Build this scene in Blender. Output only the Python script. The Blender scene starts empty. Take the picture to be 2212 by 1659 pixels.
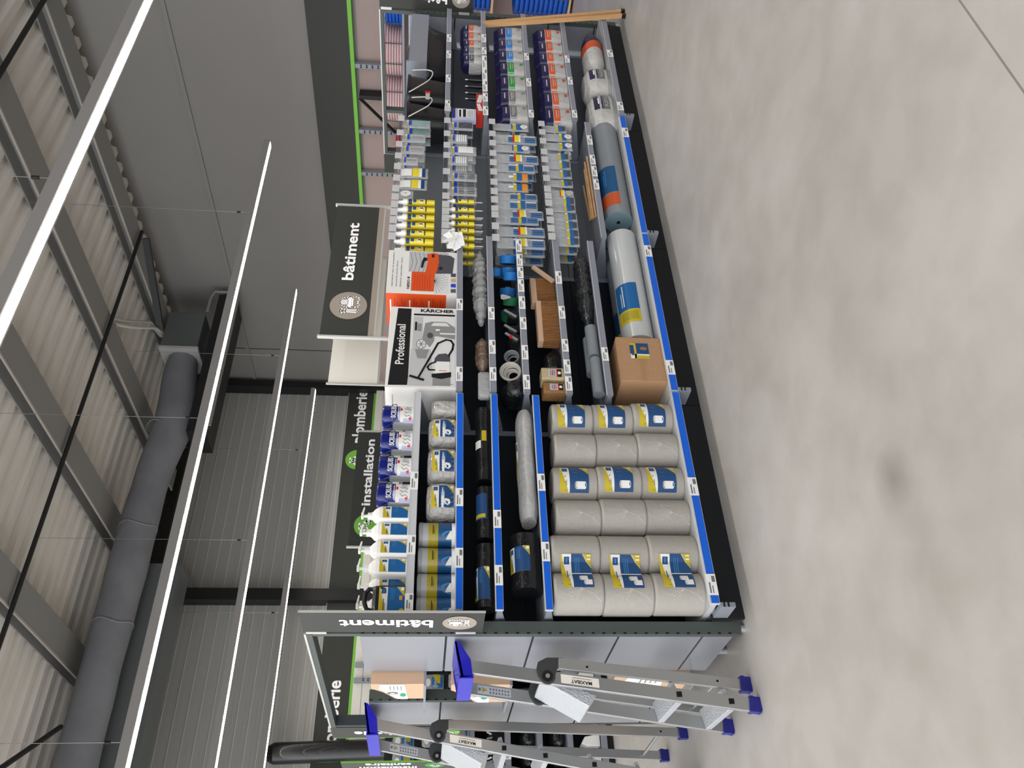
import bpy, math, random
from mathutils import Vector as V, Matrix
R = random.Random(7)
C = bpy.context.scene.collection
SC = bpy.context.scene
PI = math.pi

# ------------------------------------------------------------------ camera, world, exposure
CAM = V((-1.4134, -3.6960, 1.4950)); YAW, PIT, ROL, FPX = 0.657555, 0.094387, 0.029230, 1803.0
_f = V((math.sin(YAW)*math.cos(PIT), math.cos(YAW)*math.cos(PIT), -math.sin(PIT)))
_r = _f.cross(V((0, 0, 1))).normalized(); _u = _r.cross(_f)
CR = _r*math.cos(ROL)+_u*math.sin(ROL); CU = -_r*math.sin(ROL)+_u*math.cos(ROL)
cd = bpy.data.cameras.new('camera'); cam = bpy.data.objects.new('camera', cd); C.objects.link(cam)
cd.sensor_width = 36; cd.lens = FPX*36/2212; cd.clip_start = .05; cd.clip_end = 100
# the phone was held upright, the file is stored on its side: picture right = down, picture up = right
m = Matrix((-CU, CR, -_f)).transposed().to_4x4(); m.translation = CAM; cam.matrix_world = m
SC.camera = cam
w = bpy.data.worlds.new('sky_fill_minus_x'); SC.world = w; w.use_nodes = True
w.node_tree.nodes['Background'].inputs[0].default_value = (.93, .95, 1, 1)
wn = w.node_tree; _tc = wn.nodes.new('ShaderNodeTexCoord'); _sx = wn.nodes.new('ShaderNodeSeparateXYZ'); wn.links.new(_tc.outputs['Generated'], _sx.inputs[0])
_mr = wn.nodes.new('ShaderNodeMapRange'); wn.links.new(_sx.outputs['X'], _mr.inputs[0])      # sky brightened towards -X, an unseen fill added for floor and ladders
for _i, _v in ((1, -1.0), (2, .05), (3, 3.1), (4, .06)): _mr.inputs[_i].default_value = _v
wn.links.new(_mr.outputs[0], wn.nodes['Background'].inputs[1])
SC.view_settings.view_transform = 'Standard'; SC.view_settings.look = 'None'
SC.view_settings.exposure = 0.5; SC.view_settings.gamma = 1; SC.view_settings.use_curve_mapping = False
LED = 22.0

def at(x, y, ax, val):
    """world point seen at picture (x, y) on the plane X/Y/Z = val (used to read sizes off the photograph)"""
    d = _f+CR*((1659-y-829.5)/FPX)-CU*((x-1106)/FPX); i = 'XYZ'.index(ax)
    return CAM+d*((val-CAM[i])/d[i])

# ------------------------------------------------------------------ materials
def lin(h):
    h = h.lstrip('#'); c = [int(h[i:i+2], 16)/255 for i in (0, 2, 4)]
    return tuple(((v+.055)/1.055)**2.4 if v > .04 else v/12.92 for v in c)+(1,)
_M = {}
def mat(name, hexc, rough=.6, metal=0, spec=.4, alpha=1, emit=0, noise=None, bump=0, bscale=20, coat=0, trans=0):
    if name in _M: return _M[name]
    m = bpy.data.materials.new(name); m.use_nodes = True; nt = m.node_tree; b = nt.nodes['Principled BSDF']
    c = lin(hexc); b.inputs['Base Color'].default_value = c; b.inputs['Roughness'].default_value = rough
    b.inputs['Metallic'].default_value = metal; b.inputs['Specular IOR Level'].default_value = spec
    b.inputs['Alpha'].default_value = alpha; b.inputs['Coat Weight'].default_value = coat
    b.inputs['Transmission Weight'].default_value = trans
    if emit:
        b.inputs['Emission Color'].default_value = c; b.inputs['Emission Strength'].default_value = emit
    if noise or bump:
        tc = nt.nodes.new('ShaderNodeTexCoord')
        mp = nt.nodes.new('ShaderNodeMapping'); nt.links.new(tc.outputs['Object'], mp.inputs[0])
    if noise:
        sc, amt, st = noise
        n = nt.nodes.new('ShaderNodeTexNoise'); n.inputs['Scale'].default_value = sc; n.inputs['Detail'].default_value = 6
        mp.inputs['Scale'].default_value = st; nt.links.new(mp.outputs[0], n.inputs[0])
        r = nt.nodes.new('ShaderNodeValToRGB'); r.color_ramp.elements[0].position = .3; r.color_ramp.elements[1].position = .7
        r.color_ramp.elements[0].color = tuple(v*(1-amt) for v in c[:3])+(1,)
        r.color_ramp.elements[1].color = tuple(min(1, v*(1+amt)) for v in c[:3])+(1,)
        nt.links.new(n.outputs[0], r.inputs[0]); nt.links.new(r.outputs[0], b.inputs['Base Color'])
    if bump:
        n = nt.nodes.new('ShaderNodeTexNoise'); n.inputs['Scale'].default_value = bscale; n.inputs['Detail'].default_value = 4
        nt.links.new(tc.outputs['Object'], n.inputs[0]); bp = nt.nodes.new('ShaderNodeBump')
        bp.inputs['Strength'].default_value = bump; bp.inputs['Distance'].default_value = .02
        nt.links.new(n.outputs[0], bp.inputs['Height']); nt.links.new(bp.outputs[0], b.inputs['Normal'])
    _M[name] = m; return m
S1 = (1, 1, 1)
mat('panel_navy', '171c23', .5); mat('panel_mid', '5d6268', .5, .1); mat('panel_c', '767b80', .45, .15); mat('shelf_grey', '8d929b', .45, .2); mat('panel_grey', '9c9fa6', .25, .35)
mat('frame_grey', '4e5654', .5, .2); mat('frame_dark', '3e4446', .5, .2); mat('slot_black', '0a0b0c', .9)
mat('rail_grey', '9194a0', .35, .2); mat('rail_light', 'd7d9de', .3, .2); mat('blue_strip', '1262d6', .35)
mat('tag_white', 'f2f2f0', .5); mat('tag_ink', '707274', .6); mat('base_black', '15181b', .6); mat('base_top', 'c2c4c4', .5, .2)
mat('white', 'e9e8e4', .5); mat('white_plastic', 'f4f3f0', .3, coat=.3); mat('cream', 'e9e4da', .6)
mat('ink', '111113', .5); mat('label_blue', '1a5f9a', .4); mat('label_deep', '20497a', .4); mat('label_sky', '3d83bb', .4)
mat('label_yellow', 'c4b02a', .4); mat('label_royal', '2248c4', .4); mat('label_grey', 'b9bcc2', .5)
mat('paper', 'a8a49c', .75, noise=(40, .03, S1), bump=.15, bscale=60, coat=.25)
mat('film', 'e8ecee', .12, alpha=.3, spec=.7, coat=.5); mat('film_line', 'e6e6e4', .2, alpha=.4)
mat('bag_clear', 'c9cdd0', .18, alpha=.5, spec=.7, bump=.6, bscale=45); mat('bag_header', 'dadbdb', .25, alpha=.7)
mat('wire', 'b8bcc0', .25, .9); mat('silver', 'c7c9cb', .3, .85)
mat('sign_dark', '45483f', .6); mat('sign_face', '343633', .5); mat('sign_edge', 'c5c5c0', .4, .3); mat('sign_white', 'ffffff', .5)
mat('sign_tan', '9c9184', .6); mat('sign_green', '74b843', .5); mat('sign_green_dark', '3f8f3a', .5)
mat('alu', 'b4b6b6', .34, .8, noise=(3, .08, (1, 1, .2))); mat('tread', 'bfc3c8', .4, .5, bump=.4, bscale=120)
mat('ladder_blue', '1b1bb4', .35, coat=.2); mat('foot_blue', '23267e', .4); mat('hinge_grey', '3b3c3e', .45)
mat('card', 'b08a66', .75, noise=(60, .05, S1)); mat('card_pale', 'c9a98b', .75); mat('card_tape', 'a98460', .4)
mat('tub_blue', '101f74', .25, coat=.4); mat('tub_grey', 'a9abad', .3); mat('kit_lilac', 'b9bcd8', .4)
mat('black_plastic', '141517', .35, coat=.15); mat('black_film', '101114', .22, coat=.3, bump=.7, bscale=30)
mat('orange', 'd9531d', .45); mat('orange_dim', 'c4552c', .5); mat('red', 'cf1d1b', .4); mat('navy', '1c1a45', .35, coat=.2, bump=.4, bscale=35)
mat('bag_white', 'b8b6b2', .5, bump=.5, bscale=30); mat('bag_blue', '2a7cc6', .45); mat('bag_green', '20963a', .45); mat('bag_grey', '6d7274', .5)
mat('roll_grey', '868c90', .5, noise=(9, .05, S1)); mat('roll_end', '6e8690', .6); mat('roll_film', 'c3c6c6', .25, .1, coat=.5)
mat('fabric_grey', '9c9c98', .9, bump=.5, bscale=50); mat('wood', 'c99e6f', .6, noise=(14, .15, (1, 1, .05))); mat('bristle', 'a5703f', .85, noise=(90, .35, (1, 1, .05)), bump=1, bscale=180)
mat('wood_pale', 'caa98c', .65); mat('rope', 'cfcbc0', .8); mat('strap_blue', '1b6fb8', .6); mat('strap_green', '0f5c37', .7)
mat('sponge', 'cdb98c', .95, bump=.6, bscale=150); mat('teal', '8fb3b0', .3, alpha=.8); mat('tool_blue', '2463a0', .4); mat('tool_orange', 'e8912a', .5)
mat('tube_yellow', 'e3cf2d', .35, coat=.2); mat('navy_flat', '173d70', .45)
mat('pack_red', 'd23a2a', .5); mat('pic_grey', 'bebebe', .6); mat('pic_mid', '8b8b8b', .6); mat('pic_light', 'dcdcda', .6)
mat('vac_dark', '4b4c54', .5); mat('hose_white', 'd8ccd4', .5); mat('hose_red', 'b07f7a', .5); mat('hose_blue', '1357c0', .45)
mat('green_dot', '1f9c72', .5); mat('copper', '9a7d55', .4); mat('cable_white', 'cfcfc8', .5)
mat('deck', 'e0dbd2', .6, .1, noise=(2, .05, S1)); mat('beam', '8d8c88', .6, .2); mat('beam_highlight', 'a29c93', .6)
mat('wall_panel', '827f7b', .65, noise=(.5, .04, S1)); mat('wall_rack', 'a3918c', .7); mat('wall_clad', 'a8a8a3', .55, .1); mat('clad_line', 'cfd1ce', .5)
mat('black_steel', '1b1c1c', .5); mat('duct', '78797d', .75, noise=(3, .1, S1), bump=.5, bscale=3); mat('duct_metal', '6f7474', .4, .5)
mat('wall_light', 'd6d4cc', .6); mat('led_housing', '93918e', .5); mat('led', 'fffaf2', .5, emit=LED); mat('fascia', '343632', .6)

mat('bucket_blue', '1f4f80', .35, coat=.3); mat('label_mustard', 'a8992a', .4, coat=.3); mat('lid_grey', '8f9294', .3, alpha=.95)
mat('rag_white', 'b4b2ae', .35, bump=1, bscale=38, coat=.4)
mat('tool_blue2', '1b527f', .5); mat('fabric_pale', 'aeaeac', .6, bump=.5, bscale=30, coat=.2)
mat('sheeting', 'a9aaa8', .15, alpha=.85, coat=.6, bump=1.2, bscale=28)
mat('brown_cloth', '75604f', .3, coat=.8, bump=1, bscale=35)
mat('sponge_brown', 'a3794c', .95, bump=.8, bscale=120)
mat('black_sheet', '2a2c2d', .12, alpha=.95, coat=.9, bump=1.3, bscale=25)

def floor_mat():
    m = bpy.data.materials.new('polished_concrete'); m.use_nodes = True; nt = m.node_tree; b = nt.nodes['Principled BSDF']
    tc = nt.nodes.new('ShaderNodeTexCoord')
    def noise(sc, det, dis=0):
        n = nt.nodes.new('ShaderNodeTexNoise'); n.inputs['Scale'].default_value = sc; n.inputs['Detail'].default_value = det
        n.inputs['Distortion'].default_value = dis; nt.links.new(tc.outputs['Object'], n.inputs[0]); return n
    a = noise(.9, 5, .6); c = noise(5, 8, .3); d = noise(120, 2)
    r = nt.nodes.new('ShaderNodeValToRGB'); e = r.color_ramp.elements
    e[0].position = .3; e[0].color = lin('a8a49f'); e[1].position = .7; e[1].color = lin('bcb9b5')
    nt.links.new(a.outputs[0], r.inputs[0])
    r2 = nt.nodes.new('ShaderNodeValToRGB'); e = r2.color_ramp.elements
    e[0].position = .35; e[0].color = (.84, .82, .79, 1); e[1].position = .6; e[1].color = (1, 1, 1, 1)
    nt.links.new(c.outputs[0], r2.inputs[0])
    mx = nt.nodes.new('ShaderNodeMix'); mx.data_type = 'RGBA'; mx.blend_type = 'MULTIPLY'; mx.inputs[0].default_value = .55
    nt.links.new(r.outputs[0], mx.inputs[6]); nt.links.new(r2.outputs[0], mx.inputs[7])
    # saw-cut joint: a thin dark line on the slab, at its own place
    sx = nt.nodes.new('ShaderNodeSeparateXYZ'); nt.links.new(tc.outputs['Object'], sx.inputs[0])
    def mth(op, a0, b0):
        n = nt.nodes.new('ShaderNodeMath'); n.operation = op
        for i, v in enumerate((a0, b0)):
            if isinstance(v, float): n.inputs[i].default_value = v
            else: nt.links.new(v, n.inputs[i])
        return n.outputs[0]
    dd = mth('ABSOLUTE', mth('ADD', sx.outputs['Y'], 2.58), 0.0); ln = mth('LESS_THAN', dd, .0035)
    # a darker scuffed stain on the slab
    vx = mth('SUBTRACT', sx.outputs['X'], STAIN.x); vy = mth('SUBTRACT', sx.outputs['Y'], STAIN.y)
    q = mth('SQRT', mth('ADD', mth('MULTIPLY', vx, vx), mth('MULTIPLY', vy, vy)), 0.0)
    st = mth('MULTIPLY', mth('MAXIMUM', mth('SUBTRACT', 1.0, mth('DIVIDE', q, .13)), 0.0), .5)
    k = mth('MAXIMUM', mth('MULTIPLY', ln, .75), st)
    mk = nt.nodes.new('ShaderNodeMix'); mk.data_type = 'RGBA'; nt.links.new(k, mk.inputs[0])
    nt.links.new(mx.outputs[2], mk.inputs[6]); mk.inputs[7].default_value = lin('6b635a'); nt.links.new(mk.outputs[2], b.inputs['Base Color'])
    b.inputs['Roughness'].default_value = .42; b.inputs['Specular IOR Level'].default_value = .35
    bp = nt.nodes.new('ShaderNodeBump'); bp.inputs['Strength'].default_value = .08; nt.links.new(d.outputs[0], bp.inputs['Height'])
    nt.links.new(bp.outputs[0], b.inputs['Normal']); _M['floor'] = m
STAIN = at(1930, 1035, 'Z', 0)
floor_mat()

# ------------------------------------------------------------------ mesh builder
ROUND = {}
class MB:
    def __init__(s): s.v = []; s.f = []; s.m = []; s.mats = []; s.sm = []
    def mi(s, n):
        if n not in s.mats: s.mats.append(n)
        return s.mats.index(n)
    def add(s, vs, fs, m, smooth=False):
        o = len(s.v); s.v += [tuple(v) for v in vs]; i = s.mi(m)
        for f in fs: s.f.append([k+o for k in f]); s.m.append(i); s.sm.append(smooth)
        return s
    def box(s, a, b, m, skip=''):
        (x0, y0, z0), (x1, y1, z1) = a, b
        vs = [(x0, y0, z0), (x1, y0, z0), (x1, y1, z0), (x0, y1, z0), (x0, y0, z1), (x1, y0, z1), (x1, y1, z1), (x0, y1, z1)]
        return s.add(vs, [(0, 3, 2, 1), (4, 5, 6, 7), (0, 1, 5, 4), (1, 2, 6, 5), (2, 3, 7, 6), (3, 0, 4, 7)], m)
    def quad(s, pts, m): return s.add(pts, [tuple(range(len(pts)))], m)
    def prism(s, poly, ext, m):
        """poly: 3D points in a plane, ext: extrusion vector"""
        n = len(poly); e = V(ext); vs = [V(p) for p in poly]; vs += [p+e for p in vs]
        fs = [tuple(range(n))[::-1], tuple(range(n, 2*n))]+[(i, (i+1) % n, n+(i+1) % n, n+i) for i in range(n)]
        return s.add(vs, fs, m)
    def beam(s, p0, p1, wd, dp, m, up=(0, 1, 0)):
        p0, p1 = V(p0), V(p1); d = (p1-p0).normalized(); a = d.cross(V(up)).normalized(); b = a.cross(d).normalized()
        vs = [p+a*(i*wd/2)+b*(j*dp/2) for p in (p0, p1) for i, j in ((-1, -1), (1, -1), (1, 1), (-1, 1))]
        return s.add(vs, [(0, 3, 2, 1), (4, 5, 6, 7), (0, 1, 5, 4), (1, 2, 6, 5), (2, 3, 7, 6), (3, 0, 4, 7)], m)
    def cyl(s, p0, p1, r, m, n=16, r1=None, caps=True, capm=None):
        p0, p1 = V(p0), V(p1); d = (p1-p0).normalized(); a = d.orthogonal().normalized(); b = d.cross(a)
        r1 = r if r1 is None else r1
        vs = [p+(a*math.cos(t*2*PI/n)+b*math.sin(t*2*PI/n))*q for p, q in ((p0, r), (p1, r1)) for t in range(n)]
        s.add(vs, [(i, (i+1) % n, n+(i+1) % n, n+i) for i in range(n)], m, True)
        if caps: s.add(vs[:n], [tuple(range(n))[::-1]], capm or m); s.add(vs[n:], [tuple(range(n))], capm or m)
        return s
    def tube(s, pts, r, m, n=6, close=False):
        pts = [V(p) for p in pts]; N = len(pts); vs = []; a = None
        for i, p in enumerate(pts):
            q0 = pts[(i-1) % N] if (close or i) else p; q1 = pts[(i+1) % N] if (close or i < N-1) else p
            d = (q1-q0).normalized()
            a = d.orthogonal().normalized() if a is None else (a-d*a.dot(d)).normalized()
            b = d.cross(a); vs += [p+(a*math.cos(t*2*PI/n)+b*math.sin(t*2*PI/n))*r for t in range(n)]
        fs = []
        for i in range(N if close else N-1):
            j = (i+1) % N
            fs += [(i*n+t, i*n+(t+1) % n, j*n+(t+1) % n, j*n+t) for t in range(n)]
        s.add(vs, fs, m, True)
        if not close: s.add(vs[:n], [tuple(range(n))], m); s.add(vs[-n:], [tuple(range(n))], m)
        return s
    def body(s, rings, m, n=2.0, seg=28, mats=None, bot=True, top=True):
        """stack of superellipse rings (z, hx, hy[, cx, cy])"""
        vs = []
        for rg in rings:
            z, hx, hy = rg[:3]; cx, cy = (rg[3], rg[4]) if len(rg) > 3 else (0, 0)
            for t in range(seg):
                a = 2*PI*t/seg; c, q = math.cos(a), math.sin(a)
                vs.append((cx+hx*math.copysign(abs(c)**(2/n), c), cy+hy*math.copysign(abs(q)**(2/n), q), z))
        for k in range(len(rings)-1):
            s.add(vs[k*seg:(k+2)*seg], [(t, (t+1) % seg, seg+(t+1) % seg, seg+t) for t in range(seg)], mats[k] if mats else m, True)
        if bot: s.add(vs[:seg], [tuple(range(seg))[::-1]], mats[0] if mats else m)
        if top: s.add(vs[-seg:], [tuple(range(seg))], mats[-1] if mats else m)
        return s
    def band(s, M, s0, s1, l0, h0, l1, h1, m, off=.001, n=6):
        """trapezoid s0..s1 wide, its lower/upper edge running l0->l1 / h0->h1, laid on surface M(s,t,off)"""
        vs = []; nt = 2 if n > 1 else 1
        if id(M) in ROUND: nt = 10
        for i in range(n+1):
            k = i/n
            for j in range(nt+1):
                q = j/nt; vs.append(M(s0+(s1-s0)*k, (l0+(l1-l0)*k)*(1-q)+(h0+(h1-h0)*k)*q, off))
        w_ = nt+1
        return s.add(vs, [(i*w_+j, (i+1)*w_+j, (i+1)*w_+j+1, i*w_+j+1) for i in range(n) for j in range(nt)], m)
    def rect(s, M, s0, s1, t0, t1, m, off=.001, n=6): return s.band(M, s0, s1, t0, t1, t0, t1, m, off, n)
    def disc(s, M, cs, ct, rs, rt, m, off=.001, n=24):
        return s.add([M(cs+rs*math.cos(a*2*PI/n), ct+rt*math.sin(a*2*PI/n), off) for a in range(n)], [tuple(range(n))], m)
    def line(s, M, pts, wd, m, off=.001, asp=1.0):
        """poly-line of width wd drawn on surface M; asp = size of one s unit / size of one t unit"""
        for (a0, b0), (a1, b1) in zip(pts, pts[1:]):
            dx, dy = (a1-a0)*asp, b1-b0; L = math.hypot(dx, dy) or 1; nx, ny = -dy/L*wd/2, dx/L*wd/2
            ex, ey = dx/L*wd*.35, dy/L*wd*.35
            P = [((a0*asp-ex+nx)/asp, b0-ey+ny), ((a0*asp-ex-nx)/asp, b0-ey-ny), ((a1*asp+ex-nx)/asp, b1+ey-ny), ((a1*asp+ex+nx)/asp, b1+ey+ny)]
            s.add([M(p, q, off) for p, q in P], [(0, 1, 2, 3)], m)
        return s
    def text(s, M, st, cs, ct, h, m, wpu=1.0, bold=0, wide=1.0, off=.0015, align='c', rot=0):
        """text on M; h = cap height in t units; wpu = how many s units one t unit measures"""
        vs, fs, W = glyphs(st, bold); k = h
        o = {'c': -W/2, 'l': 0, 'r': -W}[align]; out = []
        for x, y in vs:
            x = (x+o)*k*wide; y = (y-.36)*k
            if rot == 90: x, y = -y, x
            elif rot == 180: x, y = -x, -y
            elif rot == -90: x, y = y, -x
            out.append(M(cs+x*wpu, ct+y, off))
        return s.add(out, fs, m)
    def build(s, name, parent=None, bevel=0):
        me = bpy.data.meshes.new(name); me.from_pydata(s.v, [], s.f)
        for n in s.mats: me.materials.append(_M[n])
        me.polygons.foreach_set('material_index', s.m); me.polygons.foreach_set('use_smooth', s.sm); me.update()
        o = bpy.data.objects.new(name, me); C.objects.link(o)
        if parent: o.parent = parent
        if bevel:
            b = o.modifiers.new('bevel', 'BEVEL'); b.width = bevel; b.segments = 2; b.limit_method = 'ANGLE'
        return o
_G = {}
def glyphs(st, bold=0):
    k = (st, bold)
    if k in _G: return _G[k]
    cu = bpy.data.curves.new('t', 'FONT'); cu.body = st; cu.size = 1.37; cu.offset = bold; cu.resolution_u = 3
    o = bpy.data.objects.new('t', cu); C.objects.link(o); dg = bpy.context.evaluated_depsgraph_get(); dg.update()
    me = o.evaluated_get(dg).to_mesh()
    vs = [(v.co.x, v.co.y) for v in me.vertices]; fs = [tuple(p.vertices) for p in me.polygons]
    W = max([v[0] for v in vs] or [0]); o.evaluated_get(dg).to_mesh_clear()
    bpy.data.objects.remove(o); bpy.data.curves.remove(cu); _G[k] = (vs, fs, W); return _G[k]

# surfaces M(s,t,off): s 0..1 left-right, t 0..1 bottom-top as the shopper reads them
def plane(O, U, W, wd, ht):
    O, U, W = V(O), V(U), V(W); N = U.cross(W)
    return lambda s, t, o=0: O+U*(s*wd)+W*(t*ht)+N*o
def face_y(x0, x1, z0, z1, y): return plane((x0, y, z0), (1, 0, 0), (0, 0, 1), x1-x0, z1-z0)      # faces the aisle (-Y)
def face_x(y0, y1, z0, z1, x): return plane((x, y1, z0), (0, -1, 0), (0, 0, 1), y1-y0, z1-z0)      # faces -X
def on_body(rings, n, x0, x1, z0, z1):
    def M(s, t, o=0):
        z = z0+(z1-z0)*t; x = x0+(x1-x0)*s; r0 = rings[0]; r1 = rings[-1]
        for a, b in zip(rings, rings[1:]):
            if a[0] <= z <= b[0]: r0, r1 = a, b; break
        k = (z-r0[0])/((r1[0]-r0[0]) or 1); hx = r0[1]+(r1[1]-r0[1])*k; hy = r0[2]+(r1[2]-r0[2])*k
        cx = r0[3]+(r1[3]-r0[3])*k if len(r0) > 3 else 0; cy = r0[4]+(r1[4]-r0[4])*k if len(r0) > 3 else 0
        q = min(.999, abs((x-cx)/hx)); return V((x, cy-hy*(1-q**n)**(1/n)-o-.0006, z))
    return M
def on_roll(x0, x1, r, cy, cz, a0, a1):
    """horizontal roll along X; t runs round it from angle a0 to a1 (degrees, 0 = facing -Y, 90 = up)"""
    def M(s, t, o=0):
        a = math.radians(a0+(a1-a0)*t); return V((x0+(x1-x0)*s, cy-(r+o+.0006)*math.cos(a), cz+(r+o+.0006)*math.sin(a)))
    ROUND[id(M)] = M
    return M

def smooth(P, k=6):
    P = [V(p) for p in P]; out = []
    for i in range(len(P)-1):
        a, b, c, d = P[max(i-1, 0)], P[i], P[i+1], P[min(i+2, len(P)-1)]
        for j in range(k):
            t = j/k; out.append(.5*((2*b)+(c-a)*t+(2*a-5*b+4*c-d)*t*t+(3*b-a-3*c+d)*t**3))
    return out+[P[-1]]
# ------------------------------------------------------------------ things
def tag(o, label, cat, group=None, kind=None):
    o['label'] = label; o['category'] = cat
    if group: o['group'] = group
    if kind: o['kind'] = kind
    return o
def thing(name, label, cat, loc=(0, 0, 0), rz=0, group=None):
    o = bpy.data.objects.new(name, None); o.empty_display_size = .05; C.objects.link(o); o.location = loc; o.rotation_euler = (0, 0, rz)
    return tag(o, label, cat, group)
def struct(o): o['kind'] = 'structure'; return o
def copy_thing(o, loc, label, rz=None, sc=None):
    c = o.copy(); C.objects.link(c); c.location = loc; c['label'] = label
    if rz is not None: c.rotation_euler = (0, 0, rz)
    if sc: c.scale = sc
    for ch in list(o.children):
        d = ch.copy(); C.objects.link(d); d.parent = c
        for g in list(ch.children): e = g.copy(); C.objects.link(e); e.parent = d
    return c
ORD = ['first', 'second', 'third', 'fourth', 'fifth', 'sixth', 'seventh', 'eighth', 'ninth', 'tenth', 'eleventh', 'twelfth', 'thirteenth', 'fourteenth', 'fifteenth', 'sixteenth']

def brand_label(mb, M, pic=None, asp=1.0, off=.001, blue='label_deep', n=8, corner=True):
    """white / yellow / blue packaging label with a cut corner and a small square mark"""
    mb.rect(M, 0, 1, 0, 1, 'white', off, n)
    o = off+.0006
    mb.band(M, 0, .5, .7, 1, .86, 1, 'label_yellow', o, n//2); mb.band(M, .5, 1, .86, 1, .97, 1, 'label_yellow', o, n//2)
    mb.rect(M, .74, .93, .72, .9, 'label_deep', o, 2); mb.rect(M, .77, .9, .79, .83, 'label_sky', o+.0004, 1)
    mb.rect(M, 0, .62, 0, .66, blue, o, n); mb.band(M, .62, 1, 0, .66, .3, .66, blue, o, n//2)
    mb.band(M, .62, 1, 0, .0, 0, .28, 'label_yellow', o, n//2)
    if corner: mb.rect(M, .86, .97, .02, .14, 'tag_white', o+.0004, 1)
    mb.rect(M, .06, .55, .8, .825, 'ink', o+.0005, 2); mb.rect(M, .06, .4, .76, .775, 'ink', o+.0005, 2)
    for k in range(3): mb.rect(M, .5, .9, .52-k*.06, .54-k*.06, 'label_sky', o+.0005, 2)
    if pic == 'roll':
        mb.rect(M, .1, .34, .14, .44, 'white', o+.0006, 3); mb.disc(M, .22, .44, .12, .05, 'paper', o+.0009); mb.disc(M, .22, .14, .12, .05, 'white', o+.0007)
    if pic == 'rolls':
        for cs, ct in ((.16, .14), (.3, .27)):
            mb.rect(M, cs-.08, cs+.08, ct-.1, ct+.14, 'white', o+.0006, 3); mb.disc(M, cs, ct+.14, .08, .04, 'label_grey', o+.0009)
    if pic == 'rag':
        mb.add([M(.25+.13*math.cos(a*.7)*(1+.3*(a % 2)), .3+.14*math.sin(a*.7)*(1+.3*((a+1) % 2)), o+.0006) for a in range(9)], [tuple(range(9))], 'white')
    return mb
def price_tag(parent, M, s, t0=.0, name='price_tag', hgt=1.0, wd=.07):
    mb = MB(); Wd = wd
    mb.rect(M, s, s+Wd, t0, t0+hgt, 'tag_white', .004, 1)
    mb.rect(M, s+.1*Wd, s+.6*Wd, t0+.65*hgt, t0+.8*hgt, 'tag_ink', .005, 1); mb.rect(M, s+.1*Wd, s+.45*Wd, t0+.4*hgt, t0+.5*hgt, 'tag_ink', .005, 1)
    mb.rect(M, s+.62*Wd, s+.9*Wd, t0+.12*hgt, t0+.45*hgt, 'tag_ink', .005, 1)
    return mb.build(name, parent)

# ================================================================== THE SETTING
XW, YW, ZR = 8.77, 9.75, 6.12
struct(MB().box((-9, -9, -.12), (XW+.2, YW+.2, 0), 'floor').build('floor'))
# trapezoidal roof deck, ribs running along X
mb = MB(); prof = []; y = -7.0
while y < YW: prof += [(y, 0), (y+.1, 0), (y+.13, .06), (y+.25, .06)]; y += .28
prof.append((YW, 0)); vs = []
for yy, dz in prof: vs += [(-8, yy, ZR+dz), (XW+.1, yy, ZR+dz)]
mb.add(vs, [(2*i, 2*i+1, 2*i+3, 2*i+2) for i in range(len(prof)-1)], 'deck'); struct(mb.build('ceiling'))
# right wall: smooth insulated panels
mb = MB().box((XW, -7, 2.6), (XW+.15, YW, ZR+.05), 'wall_panel')
mb.box((XW-.035, -7, 4.93), (XW-.001, YW-.2, 4.985), 'wall_panel')
mb.box((XW-.004, 8.63, 2.6), (XW-.001, 8.645, 6.0), 'black_steel')
struct(mb.build('wall_right'))
struct(MB().box((XW, -7, 0), (XW+.15, YW, 2.6), 'wall_rack').build('wall_right_lower'))
# back wall: ribbed cladding
mb = MB().box((-9, YW, 0), (XW+.15, YW+.15, ZR+.05), 'wall_clad')
z = 3.1
while z < 5.9:
    mb.box((-9, YW-.012, z), (XW, YW-.001, z+.09), 'wall_clad'); mb.box((-9, YW-.016, z+.09), (XW, YW-.001, z+.098), 'clad_line'); z += .185
struct(mb.build('wall_back'))
# shop fascia band with a green lower edge, on both walls
FZ0, FZ1 = 2.59, 3.125
mb = MB().box((XW-.12, -7, 2.69), (XW-.03, YW-.03, 3.21), 'fascia'); mb.box((XW-.13, -7, 2.64), (XW-.03, YW-.03, 2.69), 'sign_green')
tag(mb.build('wall_fascia'), 'long dark fascia board with green lower edge on the smooth side wall', 'sign board')
fas = thing('wall_fascia', 'long dark fascia board lettered plomberie on the ribbed back wall', 'sign board', (0, 0, 0))
mb = MB().box((-9, YW-.12, FZ0+.05), (XW-.14, YW-.03, FZ1), 'fascia'); mb.box((-9, YW-.125, FZ1), (XW-.14, YW-.03, FZ1+.008), 'sign_edge'); mb.build('board', fas)
MB().box((-9, YW-.13, FZ0), (XW-.14, YW-.03, FZ0+.05), 'sign_green').build('green_edge', fas)
def plumb_icon(mb, M, cs, ct, r, wpu, green='sign_green', rot=0):
    mb.disc(M, cs, ct, r*wpu, r, green, .002, 32)
    def P(a, b):
        if rot: a, b = -b, a
        return cs+a*r*wpu, ct+b*r
    mb.line(M, [P(-.55, .05), P(-.3, .3), P(.1, .3), P(.35, .05), P(.35, -.25)], .2*r, 'sign_white', .004, 1/wpu)
    mb.line(M, [P(-.55, .05), P(-.4, -.12), P(-.1, .05), P(.1, -.02), P(.15, -.25)], .12*r, 'sign_white', .004, 1/wpu)
    mb.line(M, [P(-.1, .3), P(-.1, .55)], .16*r, 'sign_white', .004, 1/wpu); mb.line(M, [P(-.35, .58), P(.15, .58)], .13*r, 'sign_white', .004, 1/wpu)
    mb.line(M, [P(.12, -.25), P(.38, -.25)], .12*r, 'sign_white', .004, 1/wpu)
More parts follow.
